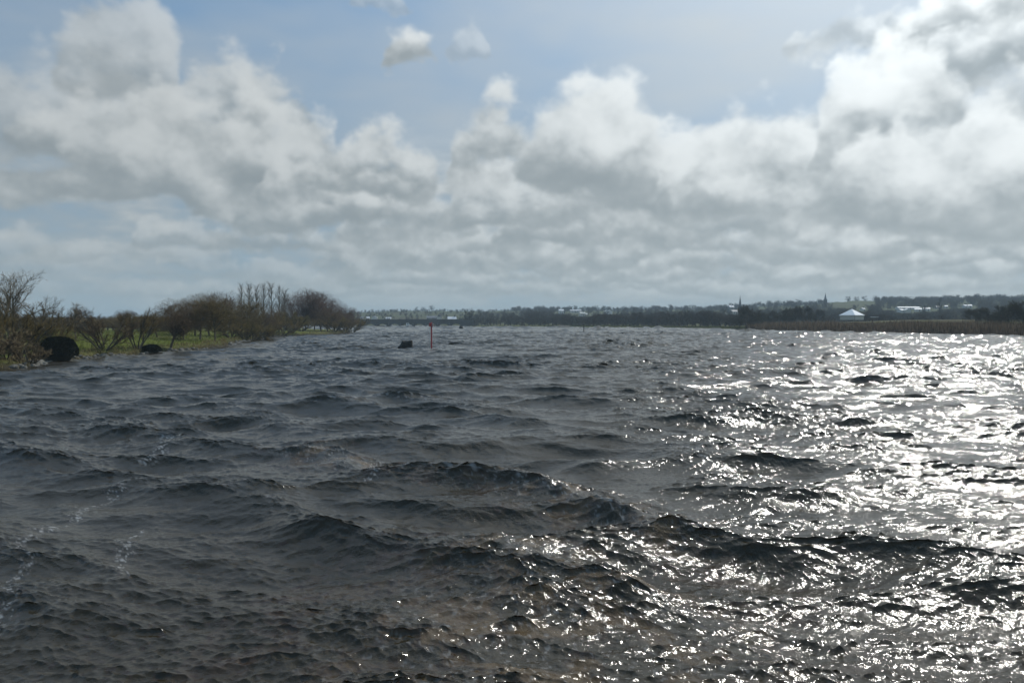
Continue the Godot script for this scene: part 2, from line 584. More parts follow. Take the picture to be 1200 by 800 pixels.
func build_water() -> void:
	var wind := Vector2(-0.22, 1.0).normalized()
	tile_a = sea_tile(NA, LA, 0.45, 14.0, TAU / 4.0, wind, 6.0, 0.098, 101, 4.1, 0.015)
	tile_b = sea_tile(NB, LB, 10.5, 120.0, 3.0, Vector2(-0.35, 1.0).normalized(), 4.0, 0.0108, 202, 3.0, 0.025)
	for a in [[n_gust, 0.09, 3, 4], [n_foam, 1.6, 3, 8], [n_churn, 2.6, 4, 15]]:
		var n: FastNoiseLite = a[0]
		n.noise_type = FastNoiseLite.TYPE_SIMPLEX_SMOOTH
		n.frequency = a[1]
		n.fractal_octaves = a[2]
		n.seed = a[3]
	# a sheet of rings round the viewer's place, finer nearby
	var radii := PackedFloat32Array()
	var r := 3.0
	while r < 5.6:
		radii.append(r)
		r += 0.06
	while r < 900.0:
		radii.append(r)
		r += maxf(0.026, r * (0.0038 if r < 250.0 else 0.009))
	var angles := PackedFloat32Array()
	var t := -80.0
	while t < 80.0:
		angles.append(deg_to_rad(t))
		t += 0.088 if absf(t) < 35.5 else 1.0
	var nr := radii.size()
	var na := angles.size()
	var pos := []
	var col := []
	pos.resize(nr)
	col.resize(nr)
	threads(func(j: int) -> void:
		var rr := radii[j]
		var pr := PackedVector3Array()
		var cr := PackedColorArray()
		pr.resize(na)
		cr.resize(na)
		var body := Color(0.027, 0.0165, 0.0068)
		for i in na:
			var x := rr * sin(angles[i])
			var z := -rr * cos(angles[i])
			var amp := 1.0
			var d := -50.0
			if rr > 26.0:
				d = shore_at(x, z)
				if d > 6.0:
					pr[i] = Vector3(x, -0.4, z)
					cr[i] = body
					continue
				amp = smoothstep(3.0, -9.0, d) * 0.85 + 0.15
			var gust := n_gust.get_noise_2d(x * 0.5, z * 0.35)
			var ax := x * NA / LA
			var az := z * NA / LA
			var p := cubic3(tile_a, NA, ax, az) if rr < 45.0 else linear3(tile_a, NA, ax, az)
			# the same sea again, longer and turned, so that nothing repeats
			var bx := (x * 0.966 + z * 0.259) * NA / (LA * 1.63) + 37.0
			var bz := (z * 0.966 - x * 0.259) * NA / (LA * 1.63) + 11.0
			var p2 := cubic3(tile_a, NA, bx, bz) if rr < 45.0 else linear3(tile_a, NA, bx, bz)
			p += Vector3(p2.x * 0.966 - p2.z * 0.259, p2.y, p2.z * 0.966 + p2.x * 0.259) * 0.75
			p *= amp * (1.0 + 0.35 * gust) * (0.5 + 0.5 * smoothstep(5.0, 10.5, rr)) * (1.0 - 0.22 * smoothstep(35.0, 90.0, rr))   # lower in the lee of the boat and in the sheltered upper reach
			# small chop rides on the large waves
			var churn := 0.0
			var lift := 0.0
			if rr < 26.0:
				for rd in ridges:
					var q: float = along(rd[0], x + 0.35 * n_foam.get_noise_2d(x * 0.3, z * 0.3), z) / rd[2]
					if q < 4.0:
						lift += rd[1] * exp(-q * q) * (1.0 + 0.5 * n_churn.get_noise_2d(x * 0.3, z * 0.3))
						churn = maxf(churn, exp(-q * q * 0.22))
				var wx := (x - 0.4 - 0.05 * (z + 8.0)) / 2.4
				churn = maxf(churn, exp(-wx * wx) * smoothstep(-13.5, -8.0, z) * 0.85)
			var far := maxf(1.0, rr * (0.0038 if rr < 250.0 else 0.009) / 0.11)                # far off only the longer part of the chop can be told apart
			var step := floorf(log(far) / log(2.0))
			var ux := (x * 0.94 - z * 0.34) * NB / LB
			var uz := (z * 0.94 + x * 0.34) * NB / LB
			var near_size := pow(2.0, step)
			var q2 := linear3(tile_b, NB, ux / near_size + 91.0, uz / near_size) * near_size
			if far > 1.0:
				q2 = q2.lerp(linear3(tile_b, NB, ux / near_size * 0.5 + 37.0, uz / near_size * 0.5) * near_size * 2.0, far / near_size - 1.0) * 0.85
			var chop := amp * (0.66 + 0.9 * gust + 0.35 * smoothstep(-0.05, 0.2, p.y) + 0.35 * smoothstep(-2.0, 4.0, x + z * 0.1) + 0.40 * smoothstep(14.0, 40.0, rr)) + churn * 0.10
			chop = maxf(chop, 0.22)
			p += Vector3(q2.x * 0.94 + q2.z * 0.34, q2.y, q2.z * 0.94 - q2.x * 0.34) * chop
			p.y += lift
			if churn > 0.02:
				p.y += churn * 0.011 * n_churn.get_noise_2d(x, z * 0.8)
			pr[i] = Vector3(x - p.x * 1.25, p.y, z - p.z * 1.25)
			# foam: flecks on steep crests, lines along the wind, wash on the shore
			var foam := 0.0
			var fn := n_foam.get_noise_2d(x * 1.4, z * 0.9)
			if rr < 60.0:
				foam = smoothstep(0.20, 0.42, p.y + 0.25 * fn - 0.05) * smoothstep(0.22, 0.5, fn) * 0.25
				if rr < 26.0:
					for s in streaks:
						var q := along(s, x + 0.25 * n_gust.get_noise_2d(x * 8.0, z * 8.0), z)
						if q < 0.5:
							foam += smoothstep(0.17, 0.0, q) * smoothstep(0.10, 0.42, n_foam.get_noise_2d(x * 8.0, z * 5.0) + 0.2 * gust) * 0.38
					foam += churn * smoothstep(0.30, 0.55, n_foam.get_noise_2d(x * 4.5 + 40.0, z * 4.5)) * 0.2
			if d > -0.9 and d < 1.0:
				foam += smoothstep(0.8, 0.2, absf(d + 0.1)) * smoothstep(0.05, 0.35, n_foam.get_noise_2d(x * 0.35, z * 0.35)) * 0.32
			var browned := 0.0                                       # patches of browner water colour where the wake churns
			if churn > 0.1: browned = churn * smoothstep(-0.05, 0.4, n_foam.get_noise_2d(x * 0.7 + 9.0, z * 0.7))
			cr[i] = body.lerp(Color(0.085, 0.052, 0.021), clampf(browned, 0.0, 0.8)).lerp(Color(0.62, 0.62, 0.60), clampf(foam, 0.0, 0.9))
		pos[j] = pr
		col[j] = cr, nr)
	var nrm := []
	nrm.resize(nr)
	threads(func(j: int) -> void:
		var a: PackedVector3Array = pos[maxi(j - 1, 0)]
		var b: PackedVector3Array = pos[mini(j + 1, nr - 1)]
		var c: PackedVector3Array = pos[j]
		var out := PackedVector3Array()
		out.resize(na)
		for i in na:
			out[i] = (c[mini(i + 1, na - 1)] - c[maxi(i - 1, 0)]).cross(b[i] - a[i]).normalized()
		nrm[j] = out, nr)
	var V := PackedVector3Array()
	var N := PackedVector3Array()
	var C := PackedColorArray()
	for j in nr:
		V.append_array(pos[j])
		N.append_array(nrm[j])
		C.append_array(col[j])
	var UV := PackedVector2Array()
	UV.resize(V.size())
	for i in V.size(): UV[i] = Vector2(V[i].x, V[i].z) / 2.9
	if N[na * 200 + na / 2].y < 0.0:
		for i in N.size(): N[i] = -N[i]
	var I := PackedInt32Array()
	I.resize((nr - 1) * (na - 1) * 6)
	var k := 0
	for j in nr - 1:
		for i in na - 1:
			if V[j * na + i].y < -0.39 and V[(j + 1) * na + i + 1].y < -0.39: continue
			var s := j * na + i
			I[k] = s
			I[k + 1] = s + na
			I[k + 2] = s + 1
			I[k + 3] = s + 1
			I[k + 4] = s + na
			I[k + 5] = s + na + 1
			k += 6
	I.resize(k)
	var arr := []
	arr.resize(Mesh.ARRAY_MAX)
	arr[Mesh.ARRAY_VERTEX] = V
	arr[Mesh.ARRAY_NORMAL] = N
	arr[Mesh.ARRAY_COLOR] = C
	arr[Mesh.ARRAY_TEX_UV] = UV
	arr[Mesh.ARRAY_INDEX] = I
	var am := ArrayMesh.new()
	am.add_surface_from_arrays(Mesh.PRIMITIVE_TRIANGLES, arr)
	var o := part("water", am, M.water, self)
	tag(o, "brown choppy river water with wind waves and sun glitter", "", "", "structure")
	print("water triangles ", k / 3, " at ", Time.get_ticks_msec())

# ---------------------------------------------------------------- ground
var n_ground := FastNoiseLite.new()
var n_field := FastNoiseLite.new()
const RIDGE := [[-900, 6], [-400, 5], [300, 6], [415, 16], [480, 18], [545, 18], [620, 19], [720, 19], [820, 20], [940, 26], [1000, 31], [1060, 30], [1150, 31], [1250, 29], [1800, 20], [2600, 10]]

func hill_at(px: float) -> float:
	for i in RIDGE.size() - 1:
		if px < RIDGE[i + 1][0]:
			var t := clampf((px - RIDGE[i][0]) / float(RIDGE[i + 1][0] - RIDGE[i][0]), 0.0, 1.0)
			return lerpf(RIDGE[i][1], RIDGE[i + 1][1], t * t * (3.0 - 2.0 * t))
	return 10.0

func ground_height(x: float, z: float) -> float:
	var d := shore_at(x, z)
	var r := Vector2(x, z).length()
	if d < 0.0: return maxf(-1.5, d * 0.4 - 0.12)
	var e := -0.12 + 0.62 * smoothstep(0.0, 1.6, d) + 0.5 * smoothstep(1.0, 22.0, d)
	if x > 70.0 and z > -420.0:
		e += 3.0 * smoothstep(12.0, 75.0, d) * smoothstep(70.0, 110.0, x) * smoothstep(-420.0, -330.0, z)
	if z < 0.0:
		e += hill_at(600.0 + F * x / maxf(-z, 1.0)) * smoothstep(520.0, 1250.0, r)
	e += n_ground.get_noise_2d(x, z) * (0.22 + 2.2 * smoothstep(500.0, 1400.0, r)) * smoothstep(0.5, 8.0, d)
	return e

func on_ground(px: float, depth: float) -> Vector3:
	var p := at(px, depth)
	p.y = ground_height(p.x, p.z) - 0.05
	return p

func build_ground() -> void:
	n_ground.frequency = 0.035
	n_ground.seed = 12
	n_ground.fractal_octaves = 4
	n_field.noise_type = FastNoiseLite.TYPE_CELLULAR
	n_field.cellular_return_type = FastNoiseLite.RETURN_CELL_VALUE
	n_field.frequency = 0.0065
	n_field.seed = 5
	var radii := PackedFloat32Array()
	var r := 24.0
	while r < 6500.0:
		radii.append(r)
		r *= 1.0165 if r < 330.0 else 1.03
	var angles := PackedFloat32Array()
	var t := -180.0
	while t <= 180.0:
		angles.append(deg_to_rad(t))
		t += 0.3 if absf(t) < 44.9 else 3.0
	var nr := radii.size()
	var na := angles.size()
	var rows := []
	rows.resize(nr)
	threads(func(j: int) -> void:
		var V := PackedVector3Array()
		var C := PackedColorArray()
		for a in angles:
			var x := radii[j] * sin(a)
			var z := -radii[j] * cos(a)
			var e := ground_height(x, z)
			V.append(Vector3(x, e, z))
			var d := shore_at(x, z)
			var patch := n_ground.get_noise_2d(x * 1.7 + 200.0, z * 1.7)
			var grass := Color(0.155, 0.180, 0.032).lerp(Color(0.175, 0.165, 0.060), clampf(0.35 + 1.3 * patch, 0.0, 1.0))
			var c := grass
			if x > 60.0 and radii[j] < 520.0:
				c = grass.lerp(Color(0.070, 0.056, 0.030), 0.65 + 0.3 * patch)
			var far := smoothstep(480.0, 640.0, radii[j])
			var f := n_field.get_noise_2d(x, z)
			var field := Color(0.085, 0.115, 0.035).lerp(Color(0.105, 0.105, 0.055), clampf(f * 0.5 + 0.5, 0.0, 1.0))
			if f > 0.55: field = Color(0.095, 0.080, 0.055)
			c = c.lerp(field, far)
			c = Color(0.060, 0.050, 0.036).lerp(c, smoothstep(0.3, 2.0, d + patch * 1.5))   # bare mud along the edge
			C.append(c)
		rows[j] = [V, C], nr)
	var V := PackedVector3Array()
	var C := PackedColorArray()
	for q in rows:
		V.append_array(q[0])
		C.append_array(q[1])
	var I := PackedInt32Array()
	for j in nr - 1:
		for i in na - 1:
			var s := j * na + i
			for k in [s, s + na, s + 1, s + 1, s + na, s + na + 1]: I.append(k)
	var N := PackedVector3Array()
	N.resize(V.size())
	for j in nr:
		for i in na:
			var v := V[j * na + mini(i + 1, na - 1)] - V[j * na + maxi(i - 1, 0)]
			var w := V[mini(j + 1, nr - 1) * na + i] - V[maxi(j - 1, 0) * na + i]
			N[j * na + i] = v.cross(w).normalized()
	var o := part("ground", array_mesh(V, N, C, I), M.ground, self)
	tag(o, "grassy river banks, river bed and low hills with pasture fields", "", "", "structure")

func array_mesh(V: PackedVector3Array, N: PackedVector3Array, C: PackedColorArray, I: PackedInt32Array) -> ArrayMesh:
	var arr := []
	arr.resize(Mesh.ARRAY_MAX)
	arr[Mesh.ARRAY_VERTEX] = V
	arr[Mesh.ARRAY_NORMAL] = N
	if C.size(): arr[Mesh.ARRAY_COLOR] = C
	if I.size(): arr[Mesh.ARRAY_INDEX] = I
	var am := ArrayMesh.new()
	am.add_surface_from_arrays(Mesh.PRIMITIVE_TRIANGLES, arr)
	return am

# ---------------------------------------------------------------- trees and bushes
class Plant:
	var g := RandomNumberGenerator.new()
	var wv := PackedVector3Array()
	var wn := PackedVector3Array()
	var wc := PackedColorArray()
	var wi := PackedInt32Array()
	var tv := PackedVector3Array()
	var tn := PackedVector3Array()
	var tc := PackedColorArray()
	var bark := Color(0.09, 0.078, 0.06)
	var tint := Color(0.10, 0.085, 0.05)
	var counts := [6, 6, 10]             # limbs per stem, branchlets per limb, twigs per branchlet
	var spread := [0.7, 0.7, 0.6]
	var ratio := [0.55, 0.5]
	var twig := 0.6
	var wide := 0.02
	var lift := 0.25
	var wander := 0.16
	var bare := 0.3                      # share of a stem that carries no limbs

	func unit() -> Vector3:
		var v := Vector3(g.randfn(), g.randfn(), g.randfn())
		return v.normalized()

	func tube(p: Vector3, dir: Vector3, length: float, r0: float, r1: float, segs: int, sides: int, up: float) -> Array:
		var out := []
		var d := dir
		var first := wv.size()
		for s in segs + 1:
			var t := float(s) / segs
			var r := lerpf(r0, r1, t)
			out.append([p, d, r])
			var a := d.cross(Vector3(0.3, 0.2, 0.93)).normalized()
			var b := d.cross(a)
			for k in sides:
				var n := a * cos(TAU * k / sides) + b * sin(TAU * k / sides)
				wv.append(p + n * r)
				wn.append(n)
				wc.append(bark * (0.8 + 0.4 * g.randf()))
			if s < segs:
				var o := first + s * sides
				for k in sides:
					var k2 := (k + 1) % sides
					for q in [o + k, o + sides + k, o + k2, o + k2, o + sides + k, o + sides + k2]: wi.append(q)
				d = (d + unit() * wander + Vector3.UP * up * 0.3).normalized()
				p += d * length / segs
		return out

	func grow(level: int, p: Vector3, dir: Vector3, length: float, r: float) -> void:
		var last := level == counts.size() - 1
		var pts := tube(p, dir, length, r, r * (0.35 if level < 2 else 0.5), 5 if level == 0 else 4 if level == 1 else 2, 6 if level == 0 else 4 if level == 1 else 3, lift)
		var n: int = counts[level]
		for k in n:
			var t := lerpf(bare if level == 0 else 0.15, 1.0, (k + g.randf()) / n)
			var f := t * (pts.size() - 1)
			var i := mini(int(f), pts.size() - 2)
			var q: Vector3 = (pts[i][0] as Vector3).lerp(pts[i + 1][0], f - i)
			var d0: Vector3 = pts[i][1]
			var side := d0.cross(unit()).normalized()
			var ang: float = spread[level] * g.randf_range(0.5, 1.3)
			var d := (d0 * cos(ang) + side * sin(ang) + Vector3.UP * lift * 0.3).normalized()
			if last: leaf(q, d)
			else: grow(level + 1, q, d, length * ratio[level] * g.randf_range(0.6, 1.2) * (1.15 - 0.5 * t), (pts[i][2] as float) * 0.55)

	func leaf(q: Vector3, d: Vector3, facing := Vector3.ZERO) -> void:
		var l := twig * g.randf_range(0.5, 1.4)
		var s := d.cross(unit()).normalized() * wide * 0.5
		var e := q + d * l + unit() * l * 0.12
		var c := tint * g.randf_range(0.6, 1.35)
		var n := d.cross(s).normalized() if facing == Vector3.ZERO else facing
		for v in [q - s, e, q + s]:
			tv.append(v)
			tn.append(n)
			tc.append(c)

	func leaves_blob(center: Vector3, size: Vector3, count: int, leaf_len: float, noise_: FastNoiseLite) -> void:
		for k in count:
			var u := unit()
			if u.y < -0.3: u.y = -u.y
			var s := (0.93 + 0.13 * noise_.get_noise_3dv(u * 60.0)) * (1.0 - 0.28 * g.randf() * g.randf())
			var q := center + u * size * s
			var d := (u + unit() * 0.9).normalized()
			var w := d.cross(unit()).normalized() * leaf_len * 0.32
			var c := tint * g.randf_range(0.5, 1.6)
			var n := d.cross(w).normalized()
			var m := q + d * leaf_len * 0.5
			var e := q + d * leaf_len
			for v in [q, m + w, m - w, m - w, m + w, e]:
				tv.append(v)
				tn.append(n)
				tc.append(c)

func plant_thing(called: String, category: String, p: Plant, crown := "crown", trunk := "trunk") -> Node3D:
	var o := thing(called, "", category, Vector3.ZERO)
	if p.wv.size(): part(trunk, array_mesh(p.wv, p.wn, p.wc, p.wi), M.twig, o)
	if p.tv.size(): part(crown, array_mesh(p.tv, p.tn, p.tc, PackedInt32Array()), M.twig if crown == "crown" else M.leaf, o)
	return o

# kinds of growth
func thicket(seed_: int, high: float, tint: Color, stems := 8, lean := 0.75, dense := 14, called := "willow_shrub") -> Node3D:
	var p := Plant.new()
	p.g.seed = seed_
	p.tint = tint
	p.bark = Color(0.085, 0.075, 0.055)
	p.counts = [8, 6, dense]
	p.spread = [0.55, 0.6, 0.5]
	p.ratio = [0.5, 0.5]
	p.twig = high * 0.13
	p.wide = 0.016
	p.bare = 0.22
	p.lift = 0.22
	for k in stems:
		var a := TAU * (k + p.g.randf() * 0.8) / stems
		var l := lean * p.g.randf_range(0.35, 1.15)
		p.grow(0, Vector3(cos(a), 0, sin(a)) * 0.25, Vector3(cos(a) * sin(l), cos(l), sin(a) * sin(l)), high * p.g.randf_range(0.72, 0.92), 0.05 + high * 0.006)
	return plant_thing(called, "shrub", p)

func bare_tree(seed_: int, high: float, tint: Color, wide: float, fork := 1, dense := 9, called := "bare_tree", up := 0.3, low := 0.3, limbs := 13, fill := 0) -> Node3D:
	var p := Plant.new()
	p.g.seed = seed_
	p.tint = tint
	p.bark = Color(0.07, 0.06, 0.048).lerp(tint, 0.35)
	p.counts = [limbs, 8, 6, dense]
	p.spread = [wide, 0.85, 0.8, 0.6]
	p.ratio = [0.66, 0.5, 0.48]
	p.twig = high * 0.062
	p.wide = 0.010 + high * 0.0012
	p.bare = low
	p.lift = up
	p.wander = 0.2
	for k in fork:
		var a := TAU * k / fork + p.g.randf()
		var l := 0.0 if fork == 1 else 0.38
		p.grow(0, Vector3(0, -0.1, 0), Vector3(cos(a) * sin(l), cos(l), sin(a) * sin(l)), high * 0.66, 0.06 + high * 0.012)
	# the fine outer twigs that round the crown off
	var nz := FastNoiseLite.new()
	nz.seed = seed_
	nz.frequency = 0.9
	p.twig = high * 0.055
	p.wide = 0.008 + high * 0.0010
	for k in fill:
		var u := p.unit()
		var s := pow(p.g.randf(), 0.4) * (1.0 + 0.34 * nz.get_noise_3dv(u * 1.3))
		var q := Vector3(0, high * 0.56, 0) + u * Vector3(0.45, 0.41, 0.45) * high * s
		if q.y < high * 0.2: continue
		p.leaf(q, (u * 0.8 + Vector3.UP * 0.45 + p.unit() * 0.6).normalized())
	return plant_thing(called, "tree", p)

func poplar(seed_: int, high: float) -> Node3D:
	var p := Plant.new()
	p.g.seed = seed_
	p.tint = Color(0.21, 0.19, 0.15)
	p.bark = Color(0.17, 0.155, 0.125)
	p.counts = [22, 8, 4]
	p.spread = [0.72, 0.6, 0.5]
	p.ratio = [0.24, 0.5]
	p.twig = 1.0
	p.wide = 0.02
	p.bare = 0.35
	p.lift = 0.5
	p.wander = 0.03
	p.grow(0, Vector3(0, -0.1, 0), Vector3.UP, high * 0.9, 0.16)
	return plant_thing("poplar_tree", "tree", p)

func dense_bush(seed_: int, size: Vector3, tint: Color, count: int, leaf_len: float, called := "evergreen_bush") -> Node3D:
	var p := Plant.new()
	p.g.seed = seed_
	p.tint = tint
	var nz := FastNoiseLite.new()
	nz.seed = seed_
	nz.frequency = 0.02
	nz.fractal_octaves = 3
	p.leaves_blob(Vector3(0, size.y * 0.45, 0), size * Vector3(0.5, 0.55, 0.5), count, leaf_len, nz)
	p.bark = Color(0.03, 0.028, 0.02)
	for k in 10:
		var a := TAU * k / 10.0
		p.tube(Vector3(cos(a), 0, sin(a)) * size.x * 0.1, Vector3(cos(a) * 0.7, 0.8, sin(a) * 0.7).normalized(), size.y * 0.7, 0.04, 0.02, 3, 4, 0.1)
	var o := plant_thing(called, "bush", p, "foliage", "stem")
	# the thick inside of the bush
	var st := SurfaceTool.new()
	st.create_from(lumpy(size * Vector3(0.38, 0.42, 0.38), seed_, 0.12, 24, 14), 0)
	part("inner_foliage", st.commit(), mat(tint), o, Vector3(0, size.y * 0.44, 0))
	return o

func lumpy(size: Vector3, seed_: int, amount: float, around_: int, rings_: int, freq := 0.9) -> ArrayMesh:
	var nz := FastNoiseLite.new()
	nz.seed = seed_
	nz.frequency = freq
	nz.fractal_octaves = 3
	var st := SurfaceTool.new()
	st.begin(Mesh.PRIMITIVE_TRIANGLES)
	st.set_smooth_group(0)
	for j in rings_ + 1:
		for i in around_:
			var th := PI * j / rings_
			var ph := TAU * i / around_
			var u := Vector3(sin(th) * cos(ph), cos(th), sin(th) * sin(ph))
			st.add_vertex(u * size * (1.0 + amount * nz.get_noise_3dv(u * 2.0) * 1.6))
	for j in rings_:
		for i in around_:
			var a := j * around_ + i
			var b := j * around_ + (i + 1) % around_
			for k in [a, b, a + around_, b, b + around_, a + around_]: st.add_index(k)
	st.generate_normals()
	return st.commit()

func put(o: Node3D, px: float, depth: float, label: String, group := "", turn := 0.0, size := Vector3.ONE) -> Node3D:
	o.position = on_ground(px, depth)
	o.rotation.y = turn
	o.scale = size
	o.set_meta("label", label)
	if group != "": o.set_meta("group", group)
	return o

func again(src: Node3D, px: float, depth: float, label: String, group := "", turn := 0.0, size := Vector3.ONE) -> Node3D:
	return dup(src, on_ground(px, depth), turn, size, label, group)

const OLIVE := Color(0.245, 0.205, 0.090)
const TAN := Color(0.40, 0.335, 0.22)
const PALE := Color(0.32, 0.27, 0.18)
const RUST := Color(0.165, 0.105, 0.078)
const BROWN := Color(0.205, 0.162, 0.105)

func build_vegetation() -> void:
	# --- the near left bank
	var s1 := put(thicket(1, 2.1, TAN, 10, 1.05, 16), 8, 57.5, "tan twiggy shrub at the very water's edge, left of the black bush")
	again(s1, 33, 58.5, "low tan shrub spilling over the water directly beside the black bush", "", 1.3, Vector3(0.85, 0.72, 0.85))
	again(s1, -28, 55.0, "tan twiggy shrub on the bank cut by the photo's left edge", "", 2.9, Vector3(1.1, 1.0, 1.1))
	var s2 := put(thicket(2, 3.7, OLIVE, 9, 0.9, 15), 22, 66, "tall olive shrub behind the tan waterside shrubs")
	again(s2, -14, 68, "olive shrub below the tallest bare trees at the left edge", "", 2.0)
	again(s2, 54, 69.5, "open fan of dark stems rising behind the black bush", "", 4.2, Vector3(0.9, 0.72, 0.9))
	var t1 := put(bare_tree(11, 8.4, PALE, 0.75, 2, 3, "bare_tree", 0.25, 0.3, 7), 14, 76, "tall bare tree with two stems near the left edge, tops above the shrubs")
	again(t1, -12, 78, "tall bare tree partly outside the photo's left edge", "", 2.2, Vector3(1.0, 1.02, 1.0))
	again(t1, 38, 80, "bare tree between the two-stemmed tree and the fork-limbed tree", "", 4.0, Vector3(0.75, 0.68, 0.75))
	put(bare_tree(15, 6.6, PALE, 0.95, 2, 3, "bare_tree", 0.1, 0.35, 7), 62, 76, "bare tree with a wide fork and open crown above the black bush")
	put(bare_tree(16, 4.9, PALE, 0.9, 1, 3, "bare_tree", 0.2, 0.3, 7), 88, 98, "slight bare tree leaning right of the fork-limbed tree")
	put(dense_bush(21, Vector3(3.1, 2.35, 2.6), Color(0.020, 0.022, 0.013), 9000, 0.11), 68, 64.8, "large rounded black evergreen bush at the water's edge")
	var w1 := put(thicket(31, 3.7, BROWN, 9, 1.05, 14, "bare_willow"), 121, 76.5, "wide bare willow with splayed pale stems on the meadow edge")
	w1.set_meta("category", "willow")
	var w2 := put(thicket(32, 3.8, OLIVE, 5, 0.7, 15, "bare_willow"), 160, 81.5, "bare willow with upright dark stems beside the small black bush")
	w2.set_meta("category", "willow")
	put(dense_bush(22, Vector3(2.1, 1.05, 1.6), Color(0.020, 0.022, 0.013), 4200, 0.09), 177, 82.0, "small low black evergreen bush on the shoreline")
	put(bare_tree(17, 4.9, BROWN, 1.0, 2, 6, "small_tree", 0.12, 0.35, 11, 3500), 199, 87, "small tree with a forked trunk standing alone at the water's edge")
	var m1 := put(bare_tree(18, 6.9, OLIVE, 1.1, 1, 8, "bushy_tree", 0.1, 0.22, 16, 9500), 252, 112, "olive bushy tree with a short thick trunk on the grass point")
	var m2 := put(bare_tree(19, 6.8, BROWN, 1.1, 1, 8, "bushy_tree", 0.1, 0.22, 16, 9500), 234, 118, "brown bushy tree with thin trunk left of the thick-trunked one")
	again(m2, 215, 112, "brown bushy tree overhanging the meadow right of the lone forked tree", "", 1.0, Vector3(0.95, 0.8, 0.95))
	again(m1, 184, 124, "olive bushy tree behind the lone forked tree", "", 2.0, Vector3(0.95, 0.62, 0.95))
	again(m1, 228, 140, "olive tree rising behind the brown bushy trees", "", 3.0, Vector3(1.3, 1.1, 1.3))
	var rust := put(bare_tree(20, 8.8, RUST, 1.0, 1, 8, "bushy_tree", 0.12, 0.15, 16, 9000), 262, 150, "dark rust coloured tree in the middle of the bank clump")
	again(m1, 286, 152, "olive tree between the rust tree and the poplars", "", 4.0, Vector3(1.4, 1.12, 1.4))
	again(m2, 304, 160, "brown tree low in front of the poplar row", "", 5.0, Vector3(1.4, 1.05, 1.4))
	again(m2, 203, 150, "brown tree at the back left of the bank clump", "", 5.6, Vector3(1.3, 1.0, 1.3))
	again(m2, 245, 146, "brown tree directly left of the rust coloured tree", "", 2.6, Vector3(1.3, 1.15, 1.3))
	again(m1, 272, 138, "olive tree directly below the rust coloured tree", "", 0.6, Vector3(1.2, 0.85, 1.2))
	var low := put(thicket(33, 3.0, Color(0.190, 0.170, 0.060), 9, 0.9, 18), 287, 136, "pale yellow-green shrub at the waterline below the olive tree")
	again(s2, 306, 143, "brown shrub on the tip of the grass point", "", 0.7, Vector3(1.2, 0.95, 1.2))
	again(s2, 270, 132, "dark shrub under the rust coloured tree", "", 3.7, Vector3(1.1, 0.8, 1.1))
	again(s2, 296, 139, "brown shrub beside the pale yellow-green shrub", "", 5.7, Vector3(1.2, 0.85, 1.2))
	again(s2, 327, 184, "dull olive shrub in the bay between the two points", "", 5.2, Vector3(1.6, 1.2, 1.6))
	again(low, 341, 194, "olive shrub left of the mown patch on the second point", "", 1.2, Vector3(1.7, 1.7, 1.7))
	again(s2, 316, 186, "olive shrub below the poplar row", "", 2.4, Vector3(1.5, 1.35, 1.5))
	again(m2, 330, 200, "brown tree at the foot of the poplar row's last stem", "", 2.9, Vector3(1.4, 0.95, 1.4))
	# the row of poplars
	var pop := poplar(41, 12.6)
	var k := 0
	for q in [[283, 218, 0.95, "first slender poplar of the row, next to the bank clump"], [292, 214, 1.0, "second slender poplar of the row behind the bank clump"], [300, 220, 0.97, "third slender poplar of the row behind the bank clump"], [309, 216, 1.0, "middle slender poplar of the row behind the bank clump"],
			[318, 218, 1.02, "tallest slender poplar of the row, fifth from the bank clump"], [327, 221, 0.96, "sixth slender poplar, last but one of the row"], [333, 226, 0.9, "last slender poplar of the row, beside the rust brown clump"]]:
		var tall: float = q[2]
		if k == 0: put(pop, q[0], q[1], q[3], "poplars in a row")
		else: again(pop, q[0], q[1], q[3], "poplars in a row", k * 1.7, Vector3(1.25, tall, 1.25))
		k += 1
	# the dark clump on the second point
	var d1 := bare_tree(51, 12.2, RUST, 1.0, 1, 8, "alder_tree", 0.14, 0.14, 17, 9500)
	put(d1, 358, 228, "tallest rust brown tree of the clump on the second point")
	again(d1, 345, 234, "rust brown tree on the clump's side facing the poplars", "", 1.1, Vector3(0.95, 0.92, 0.95))
	again(d1, 376, 230, "rust brown tree in the middle of the second point's clump", "", 2.3, Vector3(1.05, 0.95, 1.05))
	again(d1, 391, 238, "rust brown tree where the second point's clump starts to slope down", "", 3.1, Vector3(0.95, 0.80, 0.95))
	again(d1, 403, 246, "lower rust brown tree near the tip of the second point", "", 4.4, Vector3(0.9, 0.64, 0.9))
	again(d1, 368, 246, "rust brown tree at the back of the second point's clump", "", 5.4, Vector3(1.1, 1.0, 1.1))
	again(m2, 384, 224, "brown tree below the middle rust tree of the second point", "", 1.4, Vector3(1.6, 1.0, 1.6))
	again(m2, 398, 232, "brown tree over the dark bank edge of the second point", "", 3.4, Vector3(1.5, 0.85, 1.5))
	again(s2, 413, 256, "brown shrub on the very tip of the second point", "", 0.4, Vector3(1.9, 1.35, 1.9))
	again(s2, 406, 238, "brown shrub overhanging the water near the second point's tip", "", 1.9, Vector3(1.6, 1.1, 1.6))
	again(s2, 392, 221, "brown shrub in front of the sloping end of the rust clump", "", 3.3, Vector3(1.5, 1.1, 1.5))
	again(s2, 353, 214, "brown shrub beside the mown patch on the second point", "", 4.9, Vector3(1.4, 1.1, 1.4))
